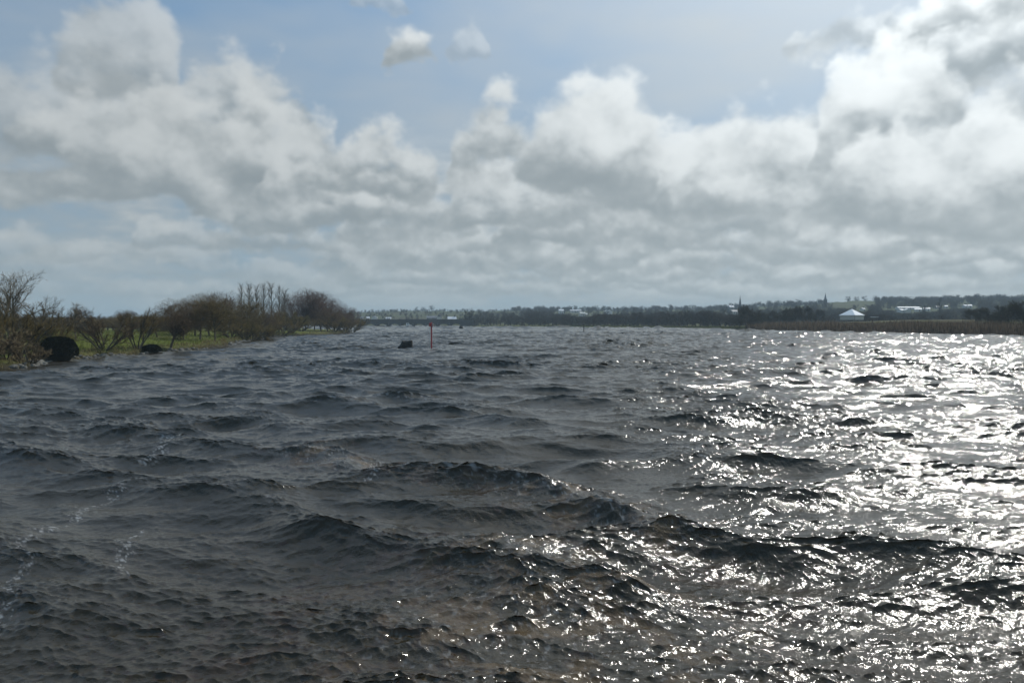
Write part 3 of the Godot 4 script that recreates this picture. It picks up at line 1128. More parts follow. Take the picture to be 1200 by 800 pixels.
	# the hedge behind the meadow
	for i in 46:
		var px := -150.0 + i * 8.0 + rng.randf_range(-3, 3)
		var dep := rng.randf_range(165, 215)
		var src: Node3D = [s2, m2, m1][i % 3]
		var hgt := rng.randf_range(0.62, 0.85) * (1.1 if src == s2 else 0.72)
		again(src, px, dep, "brown leafless bush in the hedge line behind the meadow", "hedge behind the meadow", rng.randf() * TAU, Vector3(1.5, hgt, 1.5))
	again(rust, 93, 205, "small round-topped bare tree above the hedge behind the meadow", "", 0.9, Vector3(0.8, 0.72, 0.8))
	again(rust, 147, 215, "bare tree rising from the hedge between the two willows", "", 2.9, Vector3(0.9, 0.66, 0.9))
	# grass on the near bank, rushes at its edge
	var blade := tuft(7, 0.22, Color(0.155, 0.185, 0.036), 9, 0.16)
	scatter("meadow_grass", blade, 9000, "rough green grass on the near meadow", func() -> Vector3:
		var p := at(rng.randf_range(40, 340), rng.randf_range(60, 200))
		var d := shore_at(p.x, p.z)
		return Vector3(p.x, ground_height(p.x, p.z), p.z) if d > 0.8 else Vector3.INF, 0.7, 1.5)
	var rush := tuft(8, 0.38, Color(0.150, 0.125, 0.060), 10, 0.22)
	scatter("bank_rushes", rush, 1500, "dead straw coloured rushes fringing the near bank", func() -> Vector3:
		var p := at(rng.randf_range(-60, 420), rng.randf_range(54, 270))
		var d := shore_at(p.x, p.z)
		return Vector3(p.x, ground_height(p.x, p.z), p.z) if d > 0.2 and d < 2.2 + 1.5 * n_ground.get_noise_2d(p.x * 3.0, p.z * 3.0) else Vector3.INF, 0.5, 1.2)

func tuft(seed_: int, high: float, tint: Color, blades: int, splay: float) -> ArrayMesh:
	var p := Plant.new()
	p.g.seed = seed_
	p.tint = tint
	p.twig = high
	p.wide = high * 0.07
	for b in blades:
		var a := p.g.randf() * TAU
		p.leaf(Vector3(cos(a), 0, sin(a)) * splay * p.g.randf(), (Vector3.UP + p.unit() * 0.35).normalized(), (Vector3.UP + p.unit() * 0.45).normalized())
	return array_mesh(p.tv, p.tn, p.tc, PackedInt32Array())

func scatter(called: String, mesh: Mesh, count: int, label: String, where: Callable, small: float, large: float, m: Material = null) -> void:
	var spots := []
	var tries := 0
	while spots.size() < count and tries < count * 40:
		tries += 1
		var p: Vector3 = where.call()
		if p.is_finite():
			var s := rng.randf_range(small, large)
			spots.append(Transform3D(Basis(Vector3.UP, rng.randf() * TAU).scaled(Vector3(s, s * rng.randf_range(0.8, 1.2), s)), p))
	var mm := MultiMesh.new()
	mm.transform_format = MultiMesh.TRANSFORM_3D
	mm.mesh = mesh
	mm.instance_count = spots.size()
	for i in spots.size(): mm.set_instance_transform(i, spots[i])
	var o := MultiMeshInstance3D.new()
	o.name = called
	o.multimesh = mm
	o.material_override = m if m else M.grass
	add_child(o, true)
	tag(o, label, "", "", "stuff")

# ---------------------------------------------------------------- the far bank: woods, reeds, bridge, houses
func far_tree(seed_: int, high: float, tint: Color, wide: float, called := "far_tree", dense := 10) -> Node3D:
	var p := Plant.new()
	p.g.seed = seed_
	p.tint = tint
	p.bark = Color(0.06, 0.055, 0.045)
	p.counts = [16, 7, dense]
	p.spread = [wide, 0.95, 0.8]
	p.ratio = [0.62, 0.55]
	p.twig = high * 0.11
	p.wide = 0.08
	p.bare = 0.06
	p.lift = 0.08
	p.wander = 0.22
	p.grow(0, Vector3(0, -0.3, 0), Vector3.UP, high * 0.75, 0.03 * high)
	return plant_thing(called, "tree", p)

func conifer(seed_: int, high: float) -> Node3D:
	var p := Plant.new()
	p.g.seed = seed_
	p.tint = Color(0.020, 0.027, 0.014)
	p.bark = Color(0.04, 0.032, 0.025)
	p.counts = [34, 26]
	p.spread = [1.35, 0.7]
	p.ratio = [0.32]
	p.twig = high * 0.07
	p.wide = 0.22
	p.bare = 0.12
	p.lift = 0.05
	p.wander = 0.04
	p.grow(0, Vector3(0, -0.3, 0), Vector3.UP, high * 0.95, 0.022 * high)
	return plant_thing("conifer_tree", "tree", p)

func build_far_bank() -> void:
	var wood := [far_tree(61, 10.0, Color(0.060, 0.052, 0.036), 1.1), far_tree(62, 10.0, Color(0.050, 0.047, 0.030), 1.25), far_tree(63, 10.0, Color(0.070, 0.056, 0.042), 1.0)]
	var ever := [conifer(64, 11.0), conifer(65, 11.0)]
	var first := true
	# front row of the wood on the right bank
	var px := 552.0
	while px < 872.0:
		var dep := 0.0
		while true:                                             # the first spot on land along this bearing
			var p := at(px, 340.0 + dep)
			if p.x > -34.0 and shore_at(p.x, p.z) > 6.0 + 10.0 * smoothstep(660, 760, px) and 340.0 + dep > 330.0: break
			dep += 4.0
			if dep > 400.0: break
		dep += 340.0 + rng.randf_range(0, 14)
		var src: Node3D = wood[rng.randi() % 3]
		var h := minf(rng.randf_range(0.5, 0.75 + 0.25 * smoothstep(690, 760, px)), room_above(px, dep, 0.9) / 9.5)
		again(src, px, dep, "dark bare tree in the front row of the wood along the far right bank", "front row of the far wood", rng.randf() * TAU, Vector3(1.0, h, 1.0))
		px += rng.randf_range(3.6, 5.6) * 440.0 / dep
	# the mass of the wood behind
	var spots := []
	for i in 900:
		var bx := rng.randf_range(545, 1190)
		var dep := rng.randf_range(360, 760)
		var p := at(bx, dep)
		if p.x < -40.0 or shore_at(p.x, p.z) < 26.0: continue
		if bx > 900 and dep < 470: continue
		p.y = ground_height(p.x, p.z) - 0.1
		spots.append([p, minf(rng.randf_range(0.6, 1.0), room_above(bx, dep, p.y) / 9.5)])
		if spots[-1][1] < 0.12: spots.pop_back()
	wood_mass("far_wood", wood, spots, "dark leafless wood behind the far right bank, one mass of crowns")
	# hedgerows and copses on the hills
	spots = []
	for i in 5000:
		var bx := rng.randf_range(-200, 1500)
		var dep := rng.randf_range(640, 1550)
		var p := at(bx, dep)
		var f := n_field.get_noise_2d(p.x, p.z)
		var edge := absf(n_field.get_noise_2d(p.x + 7.0, p.z) - f) + absf(n_field.get_noise_2d(p.x, p.z + 7.0) - f)
		var copse := n_ground.get_noise_2d(p.x * 0.12, p.z * 0.12) > (-0.35 if bx > 1018 else -0.05 if bx > 560 else 0.33)
		if edge < 0.02 and not copse: continue
		if shore_at(p.x, p.z) < 12.0 and dep < 900.0: continue
		p.y = ground_height(p.x, p.z) - 0.2
		spots.append([p, minf(rng.randf_range(0.45, 0.9) if bx > 600 else rng.randf_range(0.2, 0.5), room_above(bx, dep, p.y) / 9.5)])
		if spots[-1][1] < 0.12: spots.pop_back()
	for i in 850:                                              # the right-hand slope is wooded
		var bx := rng.randf_range(1018, 1330)
		var dep := rng.randf_range(600, 1280)
		var p := at(bx, dep)
		p.y = ground_height(p.x, p.z) - 0.2
		var tall := minf(rng.randf_range(0.3, 0.75), room_above(bx, dep, p.y) / 9.5)
		if tall > 0.12: spots.append([p, tall])
	wood_mass("hill_hedgerows", wood, spots, "hazy hedgerows and copses across the far hills")
	# single trees that stand out on the skyline
	var skyline := [[437, 1330, 0.75, "small dark tree on the skyline above the bridge's left part"], [487, 1250, 0.8, "bare tree on the skyline left of the red marker pole"], [495, 1250, 0.85, "thin bare tree on the skyline just left of the marker pole"],
		[506, 1200, 1.0, "dark tree on the skyline directly above the red marker pole"], [628, 640, 1.25, "dark tree with a leaning top above the far wood's left half"], [712, 720, 1.0, "square-topped tree above the twin white gables"], [745, 700, 1.0, "dark tree standing a little above the middle of the far wood"],
		[768, 720, 1.2, "broad bare tree with a thin rounded crown above the far wood"], [790, 700, 0.9, "evenly rounded tree above the far wood, right of the broad one"], [822, 660, 1.05, "tree above the wood left of the slim spire"], [856, 640, 1.35, "pale open tree standing just left of the slim spire"],
		[900, 760, 1.0, "round tree on the skyline right of the slim spire"], [935, 560, 1.05, "dark round-topped tree over the black bushes"], [957, 760, 1.2, "umbrella-shaped tree left of the second spire"], [974, 760, 1.15, "dense round tree right of the second spire"],
		[993, 1100, 0.95, "lone tree on the hill skyline above the white marquee"], [1005, 1150, 1.0, "upright tree above the long low building on the hill"], [1012, 1150, 1.1, "second upright tree above the long low building on the hill"], [1025, 1150, 0.95, "tree on the hill skyline right of the long low building"],
		[1042, 1180, 1.1, "broad tree at the left end of the wooded ridge"], [1076, 1250, 0.8, "pointed tree on the wooded ridge above the white sheds"], [1117, 1250, 1.0, "flat-topped tree on the wooded ridge, left one of two"], [1139, 1250, 1.05, "flat-topped tree on the wooded ridge, right one of two"],
		[1158, 1200, 1.0, "round tree on the ridge right of the flat-topped pair"], [1168, 1200, 0.9, "smaller round tree where the ridge sinks behind the waterside willows"]]
	for q in skyline:
		again(wood[int(q[0]) % 3], q[0], q[1], q[3], "", q[0] * 1.3, Vector3(q[2] * 1.15, q[2], q[2] * 1.15))
	for i in 46:                                                # the wooded ridge at the right
		var bx := 1030.0 + i * 4.2
		again(wood[i % 3], bx, rng.randf_range(1150, 1290), "grey hazy tree on the wooded ridge above the white sheds", "trees along the wooded ridge", rng.randf() * TAU, Vector3.ONE * rng.randf_range(0.75, 1.05))
	# evergreens and dark clumps nearer the water
	put(ever[0], 548, 560, "dark pointed conifer at the left end of the far wood")
	again(ever[1], 541, 575, "dark conifer beside the pale house by the bridge", "", 1.0, Vector3(0.9, 0.7, 0.9))
	put(ever[1], 553, 600, "tall conifer standing above the left end of the far wood", "", 2.0, Vector3(1.0, 1.05, 1.0))
	again(ever[0], 1102, 560, "dark columnar tree rising above the hedge near the white sheds", "", 0.5, Vector3(0.62, 1.55, 0.62))
	again(ever[0], 1083, 540, "dark pointed tree in front of the white sheds", "", 1.5, Vector3(0.8, 1.05, 0.8))
	var big := put(bare_tree(71, 11.5, Color(0.050, 0.050, 0.026), 1.15, 1, 22, "dark_tree", 0.1, 0.08, 18), 876, 330, "large dark olive tree at the water's edge below the slim spire")
	big.set_meta("category", "tree")
	again(big, 866, 338, "dark olive tree close behind the large one at the water's edge", "", 2.0, Vector3(0.8, 0.9, 0.8))
	again(big, 889, 344, "lower dark tree right of the large one at the water's edge", "", 3.0, Vector3(0.8, 0.68, 0.8))
	again(big, 905, 360, "dark tree in the gap between the large tree and the black clump", "", 3.6, Vector3(0.9, 0.7, 0.9))
	for q in [[921, 356, 0.92, "left tree of the black clump above the reeds"], [933, 350, 1.0, "tallest tree of the black clump above the reeds"], [946, 355, 0.95, "right tree of the black clump above the reeds"], [958, 362, 0.75, "low tree closing the black clump's right end"], [926, 366, 0.95, "tree at the back of the black clump above the reeds"]]:
		again(big, q[0], q[1], q[3], "", q[0] * 1.0, Vector3(0.95, q[2] * 0.86, 0.95))
	for i in 30:                                                # hedge along the top of the reed slope
		var bx := 965.0 + i * 8.2 + rng.randf_range(-2, 2)
		if absf(bx - 998.0) < 17.0: continue
		again(wood[i % 3], bx, rng.randf_range(352, 420), "dark bush in the hedge along the top of the reed slope", "hedge above the reeds", rng.randf() * TAU, Vector3(0.75, rng.randf_range(0.28, 0.5), 0.75))
	for q in [[1143, 262, 0.62, "left shrubby willow of the waterside group at the right edge"], [1156, 246, 0.74, "second waterside willow from the left in the right-hand group"], [1170, 238, 0.84, "middle waterside willow of the right-hand group"], [1184, 230, 0.92, "tall waterside willow just inside the right edge"], [1199, 226, 1.0, "tallest waterside willow, cut by the right edge"], [1216, 224, 1.0, "waterside willow outside the right edge"]]:
		again(big, q[0], q[1], q[3], "", q[0] * 1.0, Vector3(0.9, q[2] * 0.78, 0.9))
	# reeds
	var reed := tuft(9, 1.5, Color(0.108, 0.077, 0.046), 12, 0.5)
	scatter("reed_bed", reed, 24000, "brown dead reeds along the right bank", func() -> Vector3:
		var d0 := rng.randf_range(150, 420)
		var p := at(rng.randf_range(875, 1330), d0)
		var d := shore_at(p.x, p.z)
		return Vector3(p.x, ground_height(p.x, p.z) - 0.1, p.z) if d > -0.6 and d < 34.0 + 14.0 * n_ground.get_noise_2d(p.x, p.z) else Vector3.INF, 0.7, 1.35)
	var grass := tuft(10, 0.5, Color(0.10, 0.115, 0.035), 10, 0.3)
	scatter("far_bank_grass", grass, 5000, "strip of rough green grass in front of the far wood", func() -> Vector3:
		var p := at(rng.randf_range(640, 880), rng.randf_range(330, 500))
		var d := shore_at(p.x, p.z)
		return Vector3(p.x, ground_height(p.x, p.z) - 0.05, p.z) if d > 0.3 and d < 16.0 else Vector3.INF, 0.7, 1.5)
	for o in wood: o.queue_free()

const OPEN := [[657, 920, 6, 367], [675, 980, 10, 366.5], [684, 850, 8, 370], [712, 930, 7, 367.5], [858, 850, 7, 368], [1009, 1290, 14, 356.5], [1011, 775, 5, 364], [1064, 775, 22, 362.5], [1056, 725, 7, 365.5], [1064, 710, 7, 366], [1076, 735, 9, 364.8], [1086, 740, 8, 364],
	[1098, 765, 5, 361.5], [1108, 770, 5, 361.5], [1133, 760, 9, 360.8], [424, 740, 5, 374.5], [431, 735, 5, 374.5], [439, 735, 6, 374.5], [455, 740, 7, 374.5], [508, 715, 11, 375], [515, 710, 5, 375], [530, 615, 9, 378], [998, 330, 18, 375], [985, 1250, 12, 360]]

func room_above(px: float, depth: float, y: float) -> float:      # how high a tree may grow before it hides a house behind it
	var most := 99.0
	for h in OPEN:
		if depth < h[1] + 6.0 and absf(px - h[0]) < h[2] + 3500.0 / depth: most = minf(most, over(h[3], depth) - y)
	return most

func wood_mass(called: String, kinds: Array, spots: Array, label: String) -> void:
	# three kinds of tree, crowns and trunks, set out over the spots
	var o := Node3D.new()
	o.name = called
	add_child(o, true)
	tag(o, label, "", "", "stuff")
	for k in kinds.size():
		for piece in kinds[k].get_children():
			var where := []
			for i in spots.size():
				if i % kinds.size() == k:
					var s: float = spots[i][1]
					where.append(Transform3D(Basis(Vector3.UP, i * 2.4).scaled(Vector3(s * 1.1, s, s * 1.1)), spots[i][0]))
			var mm := MultiMesh.new()
			mm.transform_format = MultiMesh.TRANSFORM_3D
			mm.mesh = piece.mesh
			mm.instance_count = where.size()
			for i in where.size(): mm.set_instance_transform(i, where[i])
			var q := MultiMeshInstance3D.new()
			q.name = "%ss" % piece.name
			q.multimesh = mm
			q.material_override = piece.material_override
			o.add_child(q, true)
			q.set_meta("kind", "stuff")

# ---------------------------------------------------------------- built things
func block(size: Vector3, off := Vector3.ZERO, b := 0.03) -> ArrayMesh:        # a box with chamfered edges
	var st := SurfaceTool.new()
	st.begin(Mesh.PRIMITIVE_TRIANGLES)
	st.set_smooth_group(-1)
	add_block(st, size, off, b)
	st.generate_normals()
	return st.commit()

func add_block(st: SurfaceTool, size: Vector3, off: Vector3, b: float) -> void:
	var h := size * 0.5
	b = minf(b, minf(h.x, minf(h.y, h.z)) * 0.6)
	var pts := PackedVector3Array()
	for sx in [-1, 1]:
		for sy in [-1, 1]:
			for sz in [-1, 1]:
				pts.append(Vector3(sx * (h.x - b), sy * (h.y - b), sz * h.z) + off)
				pts.append(Vector3(sx * (h.x - b), sy * h.y, sz * (h.z - b)) + off)
				pts.append(Vector3(sx * h.x, sy * (h.y - b), sz * (h.z - b)) + off)
	hull(st, pts, off)

func hull(st: SurfaceTool, pts: PackedVector3Array, inside: Vector3) -> void:   # convex hull of a few points
	var n := pts.size()
	for i in n:
		for j in range(i + 1, n):
			for k in range(j + 1, n):
				var nn := (pts[j] - pts[i]).cross(pts[k] - pts[i])
				if nn.length_squared() < 1e-12: continue
				nn = nn.normalized()
				if nn.dot(pts[i] - inside) < 0.0: nn = -nn
				var ring := []
				var ok := true
				for m in n:
					var s := nn.dot(pts[m] - pts[i])
					if s > 1e-4:
						ok = false
						break
					if s > -1e-4: ring.append(m)
				if not ok or ring[0] != i or ring[1] != j or ring[2] != k: continue
				var c := Vector3.ZERO
				for m in ring: c += pts[m]
				c /= ring.size()
				var ax := (pts[ring[0]] - c).normalized()
				var ay := nn.cross(ax)
				ring.sort_custom(func(a, b): return atan2((pts[a] - c).dot(ay), (pts[a] - c).dot(ax)) > atan2((pts[b] - c).dot(ay), (pts[b] - c).dot(ax)))
				for m in range(1, ring.size() - 1):
					st.add_vertex(pts[ring[0]])
					st.add_vertex(pts[ring[m]])
					st.add_vertex(pts[ring[m + 1]])

func prism(poly: PackedVector2Array, depth: float) -> ArrayMesh:                 # polygon in x, y drawn out along z
	var st := SurfaceTool.new()
	st.begin(Mesh.PRIMITIVE_TRIANGLES)
	st.set_smooth_group(-1)
	var tri := Geometry2D.triangulate_polygon(poly)
	for i in range(0, tri.size(), 3):
		for k in [0, 1, 2]: st.add_vertex(Vector3(poly[tri[i + k]].x, poly[tri[i + k]].y, depth * 0.5))
		for k in [0, 2, 1]: st.add_vertex(Vector3(poly[tri[i + k]].x, poly[tri[i + k]].y, -depth * 0.5))
	for i in poly.size():
		var a := poly[i]
		var b := poly[(i + 1) % poly.size()]
		var q := [Vector3(a.x, a.y, depth * 0.5), Vector3(b.x, b.y, depth * 0.5), Vector3(b.x, b.y, -depth * 0.5), Vector3(a.x, a.y, -depth * 0.5)]
		for k in [0, 1, 2, 0, 2, 3]: st.add_vertex(q[k])
	st.generate_normals()
	return st.commit()

func hull_mesh(pts: Array) -> ArrayMesh:
	var st := SurfaceTool.new()
	st.begin(Mesh.PRIMITIVE_TRIANGLES)
	st.set_smooth_group(-1)
	var c := Vector3.ZERO
	var p := PackedVector3Array()
	for q in pts:
		p.append(q)
		c += q
	hull(st, p, c / pts.size())
	st.generate_normals()
	return st.commit()

func cyl(r0: float, r1: float, h: float, sides := 12) -> CylinderMesh:
	var c := CylinderMesh.new()
	c.bottom_radius = r0
	c.top_radius = r1
	c.height = h
	c.radial_segments = sides
	return c

func gable_house(label: String, px: float, depth: float, w: float, d: float, wall_h: float, roof_h: float, turn: float, wall: Material, roof: Material, panes: int, chimney := true) -> Node3D:
	var o := thing("house", label, "house", on_ground(px, depth), turn, "")
	part("wall", block(Vector3(w, wall_h + 0.6, d), Vector3(0, wall_h * 0.5 - 0.3, 0), 0.05), wall, o)
	var e := 0.35
	var rf := part("roof", hull_mesh([Vector3(-w / 2 - e, wall_h, d / 2 + e), Vector3(w / 2 + e, wall_h, d / 2 + e), Vector3(-w / 2 - e, wall_h, -d / 2 - e), Vector3(w / 2 + e, wall_h, -d / 2 - e), Vector3(-w / 2 - e, wall_h + roof_h, 0), Vector3(w / 2 + e, wall_h + roof_h, 0)]), roof, o)
	if chimney:
		part("chimney", block(Vector3(0.8, 1.8, 0.6), Vector3(w * 0.38, wall_h + roof_h + 0.3, 0)), M.stone, rf)
	for i in panes:
		var x := lerpf(-w * 0.38, w * 0.38, (i + 0.5) / panes)
		for fl in (2 if wall_h > 4.0 else 1):
			if i == panes / 2 and fl == 0:
				part("door", block(Vector3(0.95, 2.0, 0.12), Vector3(x, 1.0, d / 2 + 0.02)), M.door, o)
				continue
			var wdw := part("window", block(Vector3(1.0, 1.2, 0.10), Vector3(x, 1.5 + fl * 2.6, d / 2 + 0.012)), M.white, o)
			part("pane", block(Vector3(0.8, 1.0, 0.04), Vector3(x, 1.5 + fl * 2.6, d / 2 + 0.055), 0.005), M.glass, wdw)
	return o

func settle(o: Node3D, row: float) -> void:                    # move a house up or down the slope until it stands at that photo row
	var px := 600.0 - F * o.position.x / o.position.z
	var d0 := -o.position.z
	var best := 1e9
	var d1 := d0
	for i in 150:
		var d := 560.0 + i * 5.0
		var p := at(px, d)
		var off := absf(over(row, d) - ground_height(p.x, p.z)) + absf(d - d0) * 0.002
		if off < best:
			best = off
			d1 = d
	o.position = on_ground(px, d1)
	o.scale = Vector3.ONE * d1 / d0

func church_spire(label: String, px: float, depth: float, top: float) -> void:
	var o := thing("church_spire", label, "church", on_ground(px, depth))
	var h := top - o.position.y
	part("tower", block(Vector3(3.2, h * 0.5, 3.2), Vector3(0, h * 0.25, 0), 0.1), M.stone, o)
	part("spire", cyl(1.55, 0.05, h * 0.46, 8), M.slate, o, Vector3(0, h * 0.73, 0))
	part("cross", block(Vector3(0.18, h * 0.05, 0.18), Vector3(0, h * 0.975, 0)), M.slate, o)
	for s in [-1, 1]:
		for q in [-1, 1]: part("pinnacle", cyl(0.28, 0.04, h * 0.09, 6), M.stone, o, Vector3(s * 1.3, h * 0.54, q * 1.3))
	part("belfry_window", block(Vector3(1.1, 2.6, 0.12), Vector3(0, h * 0.41, 1.6)), M.glass, o)

func build_objects() -> void:
	# red marker pole
	var o := thing("marker_pole", "slim red marker pole with red and pale topmark standing in the river", "marker pole", at(505.5, 96.3, 0.0))
	part("pole", cyl(0.095, 0.085, 4.4, 14), M.red, o, Vector3(0, 0.85, 0))
	part("red_topmark", block(Vector3(0.30, 0.46, 0.30), Vector3(-0.12, 2.86, 0.05), 0.02), M.red, o)
	part("pale_topmark", block(Vector3(0.20, 0.40, 0.24), Vector3(0.14, 2.80, 0.05), 0.02), M.pale, o)
	part("pole_cap", cyl(0.10, 0.05, 0.12, 12), M.red, o, Vector3(0, 3.10, 0))
	# rocks in the river
	tag(part("river_rock", rock([[-0.95, -0.6], [-0.95, 0.0], [-0.35, 0.74], [0.78, 0.86], [0.86, 0.0], [0.86, -0.6]], 1.1, 5), M.rock, self, at(475.3, 96.3, 0.16), Vector3(0, 0.15, 0)), "black wedge-shaped rock breaking the water left of the marker pole", "rock")
	tag(part("river_rock", rock([[-1.15, -0.6], [-1.1, 0.1], [-0.45, 1.12], [0.35, 1.2], [1.1, 0.15], [1.2, -0.6]], 1.5, 6), M.rock, self, at(540.2, 350.0, 0.35)), "small dark humped rock far out near the bridge's right end", "rock")
	# thin post
	o = thing("wooden_post", "thin dark post standing in the water before the far wood", "post", at(684.3, 252.0, 0.0))
	part("shaft", cyl(0.16, 0.14, 3.6, 10), M.post, o, Vector3(0, 0.5, 0))
	part("cap", cyl(0.19, 0.10, 0.14, 10), M.post, o, Vector3(0, 2.36, 0))
	build_bridge()
	# white marquee
	o = thing("marquee", "white pyramid-roofed marquee on the slope above the reeds", "marquee", on_ground(998.5, 330.0), 0.62)
	o.position.y = over(374.6, 330.0)
	part("canopy", hull_mesh([Vector3(-3.6, 1.7, -3.6), Vector3(3.6, 1.7, -3.6), Vector3(-3.6, 1.7, 3.6), Vector3(3.6, 1.7, 3.6), Vector3(-3.6, 1.95, -3.6), Vector3(3.6, 1.95, -3.6), Vector3(-3.6, 1.95, 3.6), Vector3(3.6, 1.95, 3.6), Vector3(0, 4.5, 0)]), M.canvas, o)
	for s in [-1, 1]:
		part("side_wall", block(Vector3(6.6, 1.72, 0.05), Vector3(0, 0.84, s * 3.35), 0.01), M.cream, o)
		part("side_wall", block(Vector3(0.05, 1.72, 6.6), Vector3(s * 3.35, 0.84, 0), 0.01), M.cream, o)
		for q in [-1, 1]: part("leg", cyl(0.05, 0.05, 2.2), M.post, o, Vector3(s * 3.42, 0.6, q * 3.42))
	o = thing("marquee", "small flat white awning to the right of the pyramid marquee", "marquee", on_ground(1025.0, 335.0))
	o.position.y = over(375.0, 335.0)
	part("canopy", block(Vector3(2.6, 0.16, 2.0), Vector3(0, 1.3, 0), 0.04), M.canvas, o)
	for s in [-1, 1]:
		for q in [-1, 1]: part("leg", cyl(0.05, 0.05, 1.5), M.post, o, Vector3(s * 1.2, 0.55, q * 0.9))
	# houses
	settle(gable_house("white gabled house on the hill left of the long white roof, above the far wood", 657.5, 830, 4.6, 6, 3.4, 1.6, 0.1, M.white, M.tin, 2, false), 367.5)
	settle(gable_house("long low building with white roof above the far wood", 674.5, 840, 11.5, 6, 2.2, 0.9, 0.0, M.cream, M.tin, 5, false), 366.2)
	settle(gable_house("cream house half hidden by the far wood below the long white roof", 682.0, 720, 4.6, 6, 2.6, 1.5, 0.2, M.cream, M.cream, 2), 370.5)
	settle(gable_house("low cream outbuilding beside the half hidden cream house", 686.2, 722, 3.0, 4, 1.8, 0.9, -0.1, M.cream, M.cream, 1, false), 370.2)
	settle(gable_house("left one of the bright white twin gables above the far wood", 710.6, 780, 3.2, 5, 2.4, 1.5, PI / 2, M.white, M.white, 1, false), 367.6)
	settle(gable_house("right one of the bright white twin gables above the far wood", 714.4, 780, 3.4, 5, 2.4, 1.6, PI / 2, M.white, M.white, 1, false), 367.6)
	settle(gable_house("pale upper house just left of the slim spire's base", 856.5, 700, 3.6, 6, 5.2, 1.6, 0.1, M.cream, M.tin, 2), 366.5)
	settle(gable_house("cream house below the pale upper house left of the slim spire", 861.0, 640, 5.0, 6, 2.4, 1.4, 0.0, M.cream, M.slate, 2, false), 368.5)
	settle(gable_house("long low white-roofed building under the two upright trees on the hill", 1009.0, 1140, 20.0, 7, 2.4, 1.0, 0.0, M.cream, M.white, 6, false), 356.4)
	settle(gable_house("small pale house on the hill above the marquee's peak", 1011.0, 900, 3.0, 5, 2.2, 1.2, 0.4, M.white, M.tin, 1), 364.0)
	settle(gable_house("longest white shed at the top of the shed group, below the ridge", 1064.0, 960, 26.0, 9, 2.4, 1.2, 0.0, M.white, M.tin, 8, false), 362.3)
	settle(gable_house("white shed at the lower left of the shed group", 1055.5, 900, 6.0, 7, 2.6, 1.4, 0.5, M.white, M.tin, 2, false), 365.8)
	settle(gable_house("cream shed with a bright gable in the middle of the shed group", 1063.5, 880, 5.0, 6, 3.2, 1.6, PI / 2, M.cream, M.white, 1, false), 366.4)
	settle(gable_house("white shed in the right half of the shed group", 1076.0, 900, 7.0, 7, 2.4, 1.4, -0.4, M.white, M.tin, 2, false), 364.8)
	settle(gable_house("white-roofed shed at the right end of the shed group", 1086.0, 920, 6.6, 7, 2.4, 1.5, -0.3, M.white, M.tin, 2, false), 364.0)
	settle(gable_house("tiny white house left of the columnar dark tree", 1098.0, 960, 3.6, 5, 2.2, 1.0, 0.0, M.white, M.tin, 1, false), 361.4)
	settle(gable_house("tiny white house right of the columnar dark tree", 1108.5, 960, 3.6, 5, 2.2, 1.0, 0.0, M.white, M.tin, 1, false), 361.2)
	settle(gable_house("left white cottage of the pair near the waterside willows", 1130.6, 900, 3.6, 5, 2.4, 1.3, 0.2, M.white, M.tin, 1, false), 360.6)
	settle(gable_house("right white cottage of the pair near the waterside willows", 1136.4, 900, 3.8, 5, 2.4, 1.3, -0.2, M.white, M.tin, 1, false), 360.6)
	settle(gable_house("small pale house behind the bridge nearest the wooded point", 424.0, 720, 3.0, 5, 2.0, 1.2, 0.1, M.cream, M.slate, 1, false), 375.0)
	settle(gable_house("small pale house behind the bridge, second from the wooded point", 431.0, 740, 2.6, 5, 2.0, 1.2, 0.3, M.cream, M.tin, 1, false), 375.2)
	settle(gable_house("white gable-fronted house behind the bridge's left part", 438.8, 700, 2.6, 5, 2.4, 1.3, PI / 2, M.white, M.tin, 1), 375.0)
	settle(gable_house("wide white bungalow behind the bridge's left part", 455.3, 720, 4.2, 5, 1.7, 0.9, 0.0, M.white, M.tin, 2, false), 374.7)
	settle(gable_house("long dark slate-roofed building behind the bridge's right part", 508.0, 640, 10.5, 7, 2.2, 1.6, 0.05, M.stone, M.slate, 5), 375.4)
	settle(gable_house("narrow pale gable between the slate roof and the pale riverside house", 515.2, 620, 1.8, 4, 3.2, 1.2, PI / 2, M.cream, M.slate, 1, false), 375.8)
	settle(gable_house("pale riverside house by the bridge's right end", 529.5, 575, 5.6, 6, 3.4, 1.8, 0.15, M.cream, M.tin, 3), 379.2)
	church_spire("slim dark church spire above the large dark waterside tree", 867.4, 720, over(345.8, 720))
	church_spire("dark church spire between the umbrella-shaped and the dense round tree", 967.3, 900, over(342.4, 900))
	# boat
	o = thing("motor_boat", "small white motor boat lying in front of the bridge", "boat", at(478.2, 528.0, 0.0), 0.4)
	part("hull", hull_mesh([Vector3(-1.9, 0.9, -0.85), Vector3(-1.9, 0.9, 0.85), Vector3(1.0, 1.0, -0.85), Vector3(1.0, 1.0, 0.85), Vector3(2.5, 1.2, 0), Vector3(-1.8, -0.3, -0.6), Vector3(-1.8, -0.3, 0.6), Vector3(1.0, -0.3, -0.5), Vector3(1.0, -0.3, 0.5), Vector3(1.9, -0.2, 0)]), M.white, o)
	part("cabin", hull_mesh([Vector3(-1.2, 0.95, -0.7), Vector3(-1.2, 0.95, 0.7), Vector3(1.0, 0.98, -0.6), Vector3(1.0, 0.98, 0.6), Vector3(-1.2, 2.5, -0.6), Vector3(-1.2, 2.5, 0.6), Vector3(0.3, 2.5, -0.5), Vector3(0.3, 2.5, 0.5)]), M.white, o)
	for s in [-1, 1]: part("window", block(Vector3(0.9, 0.5, 0.03), Vector3(-0.4, 1.9, s * 0.655), 0.005), M.glass, o)
	# stones along the near bank
	var st := SurfaceTool.new()
	st.create_from(lumpy(Vector3(0.22, 0.15, 0.19), 3, 0.35, 8, 5), 0)
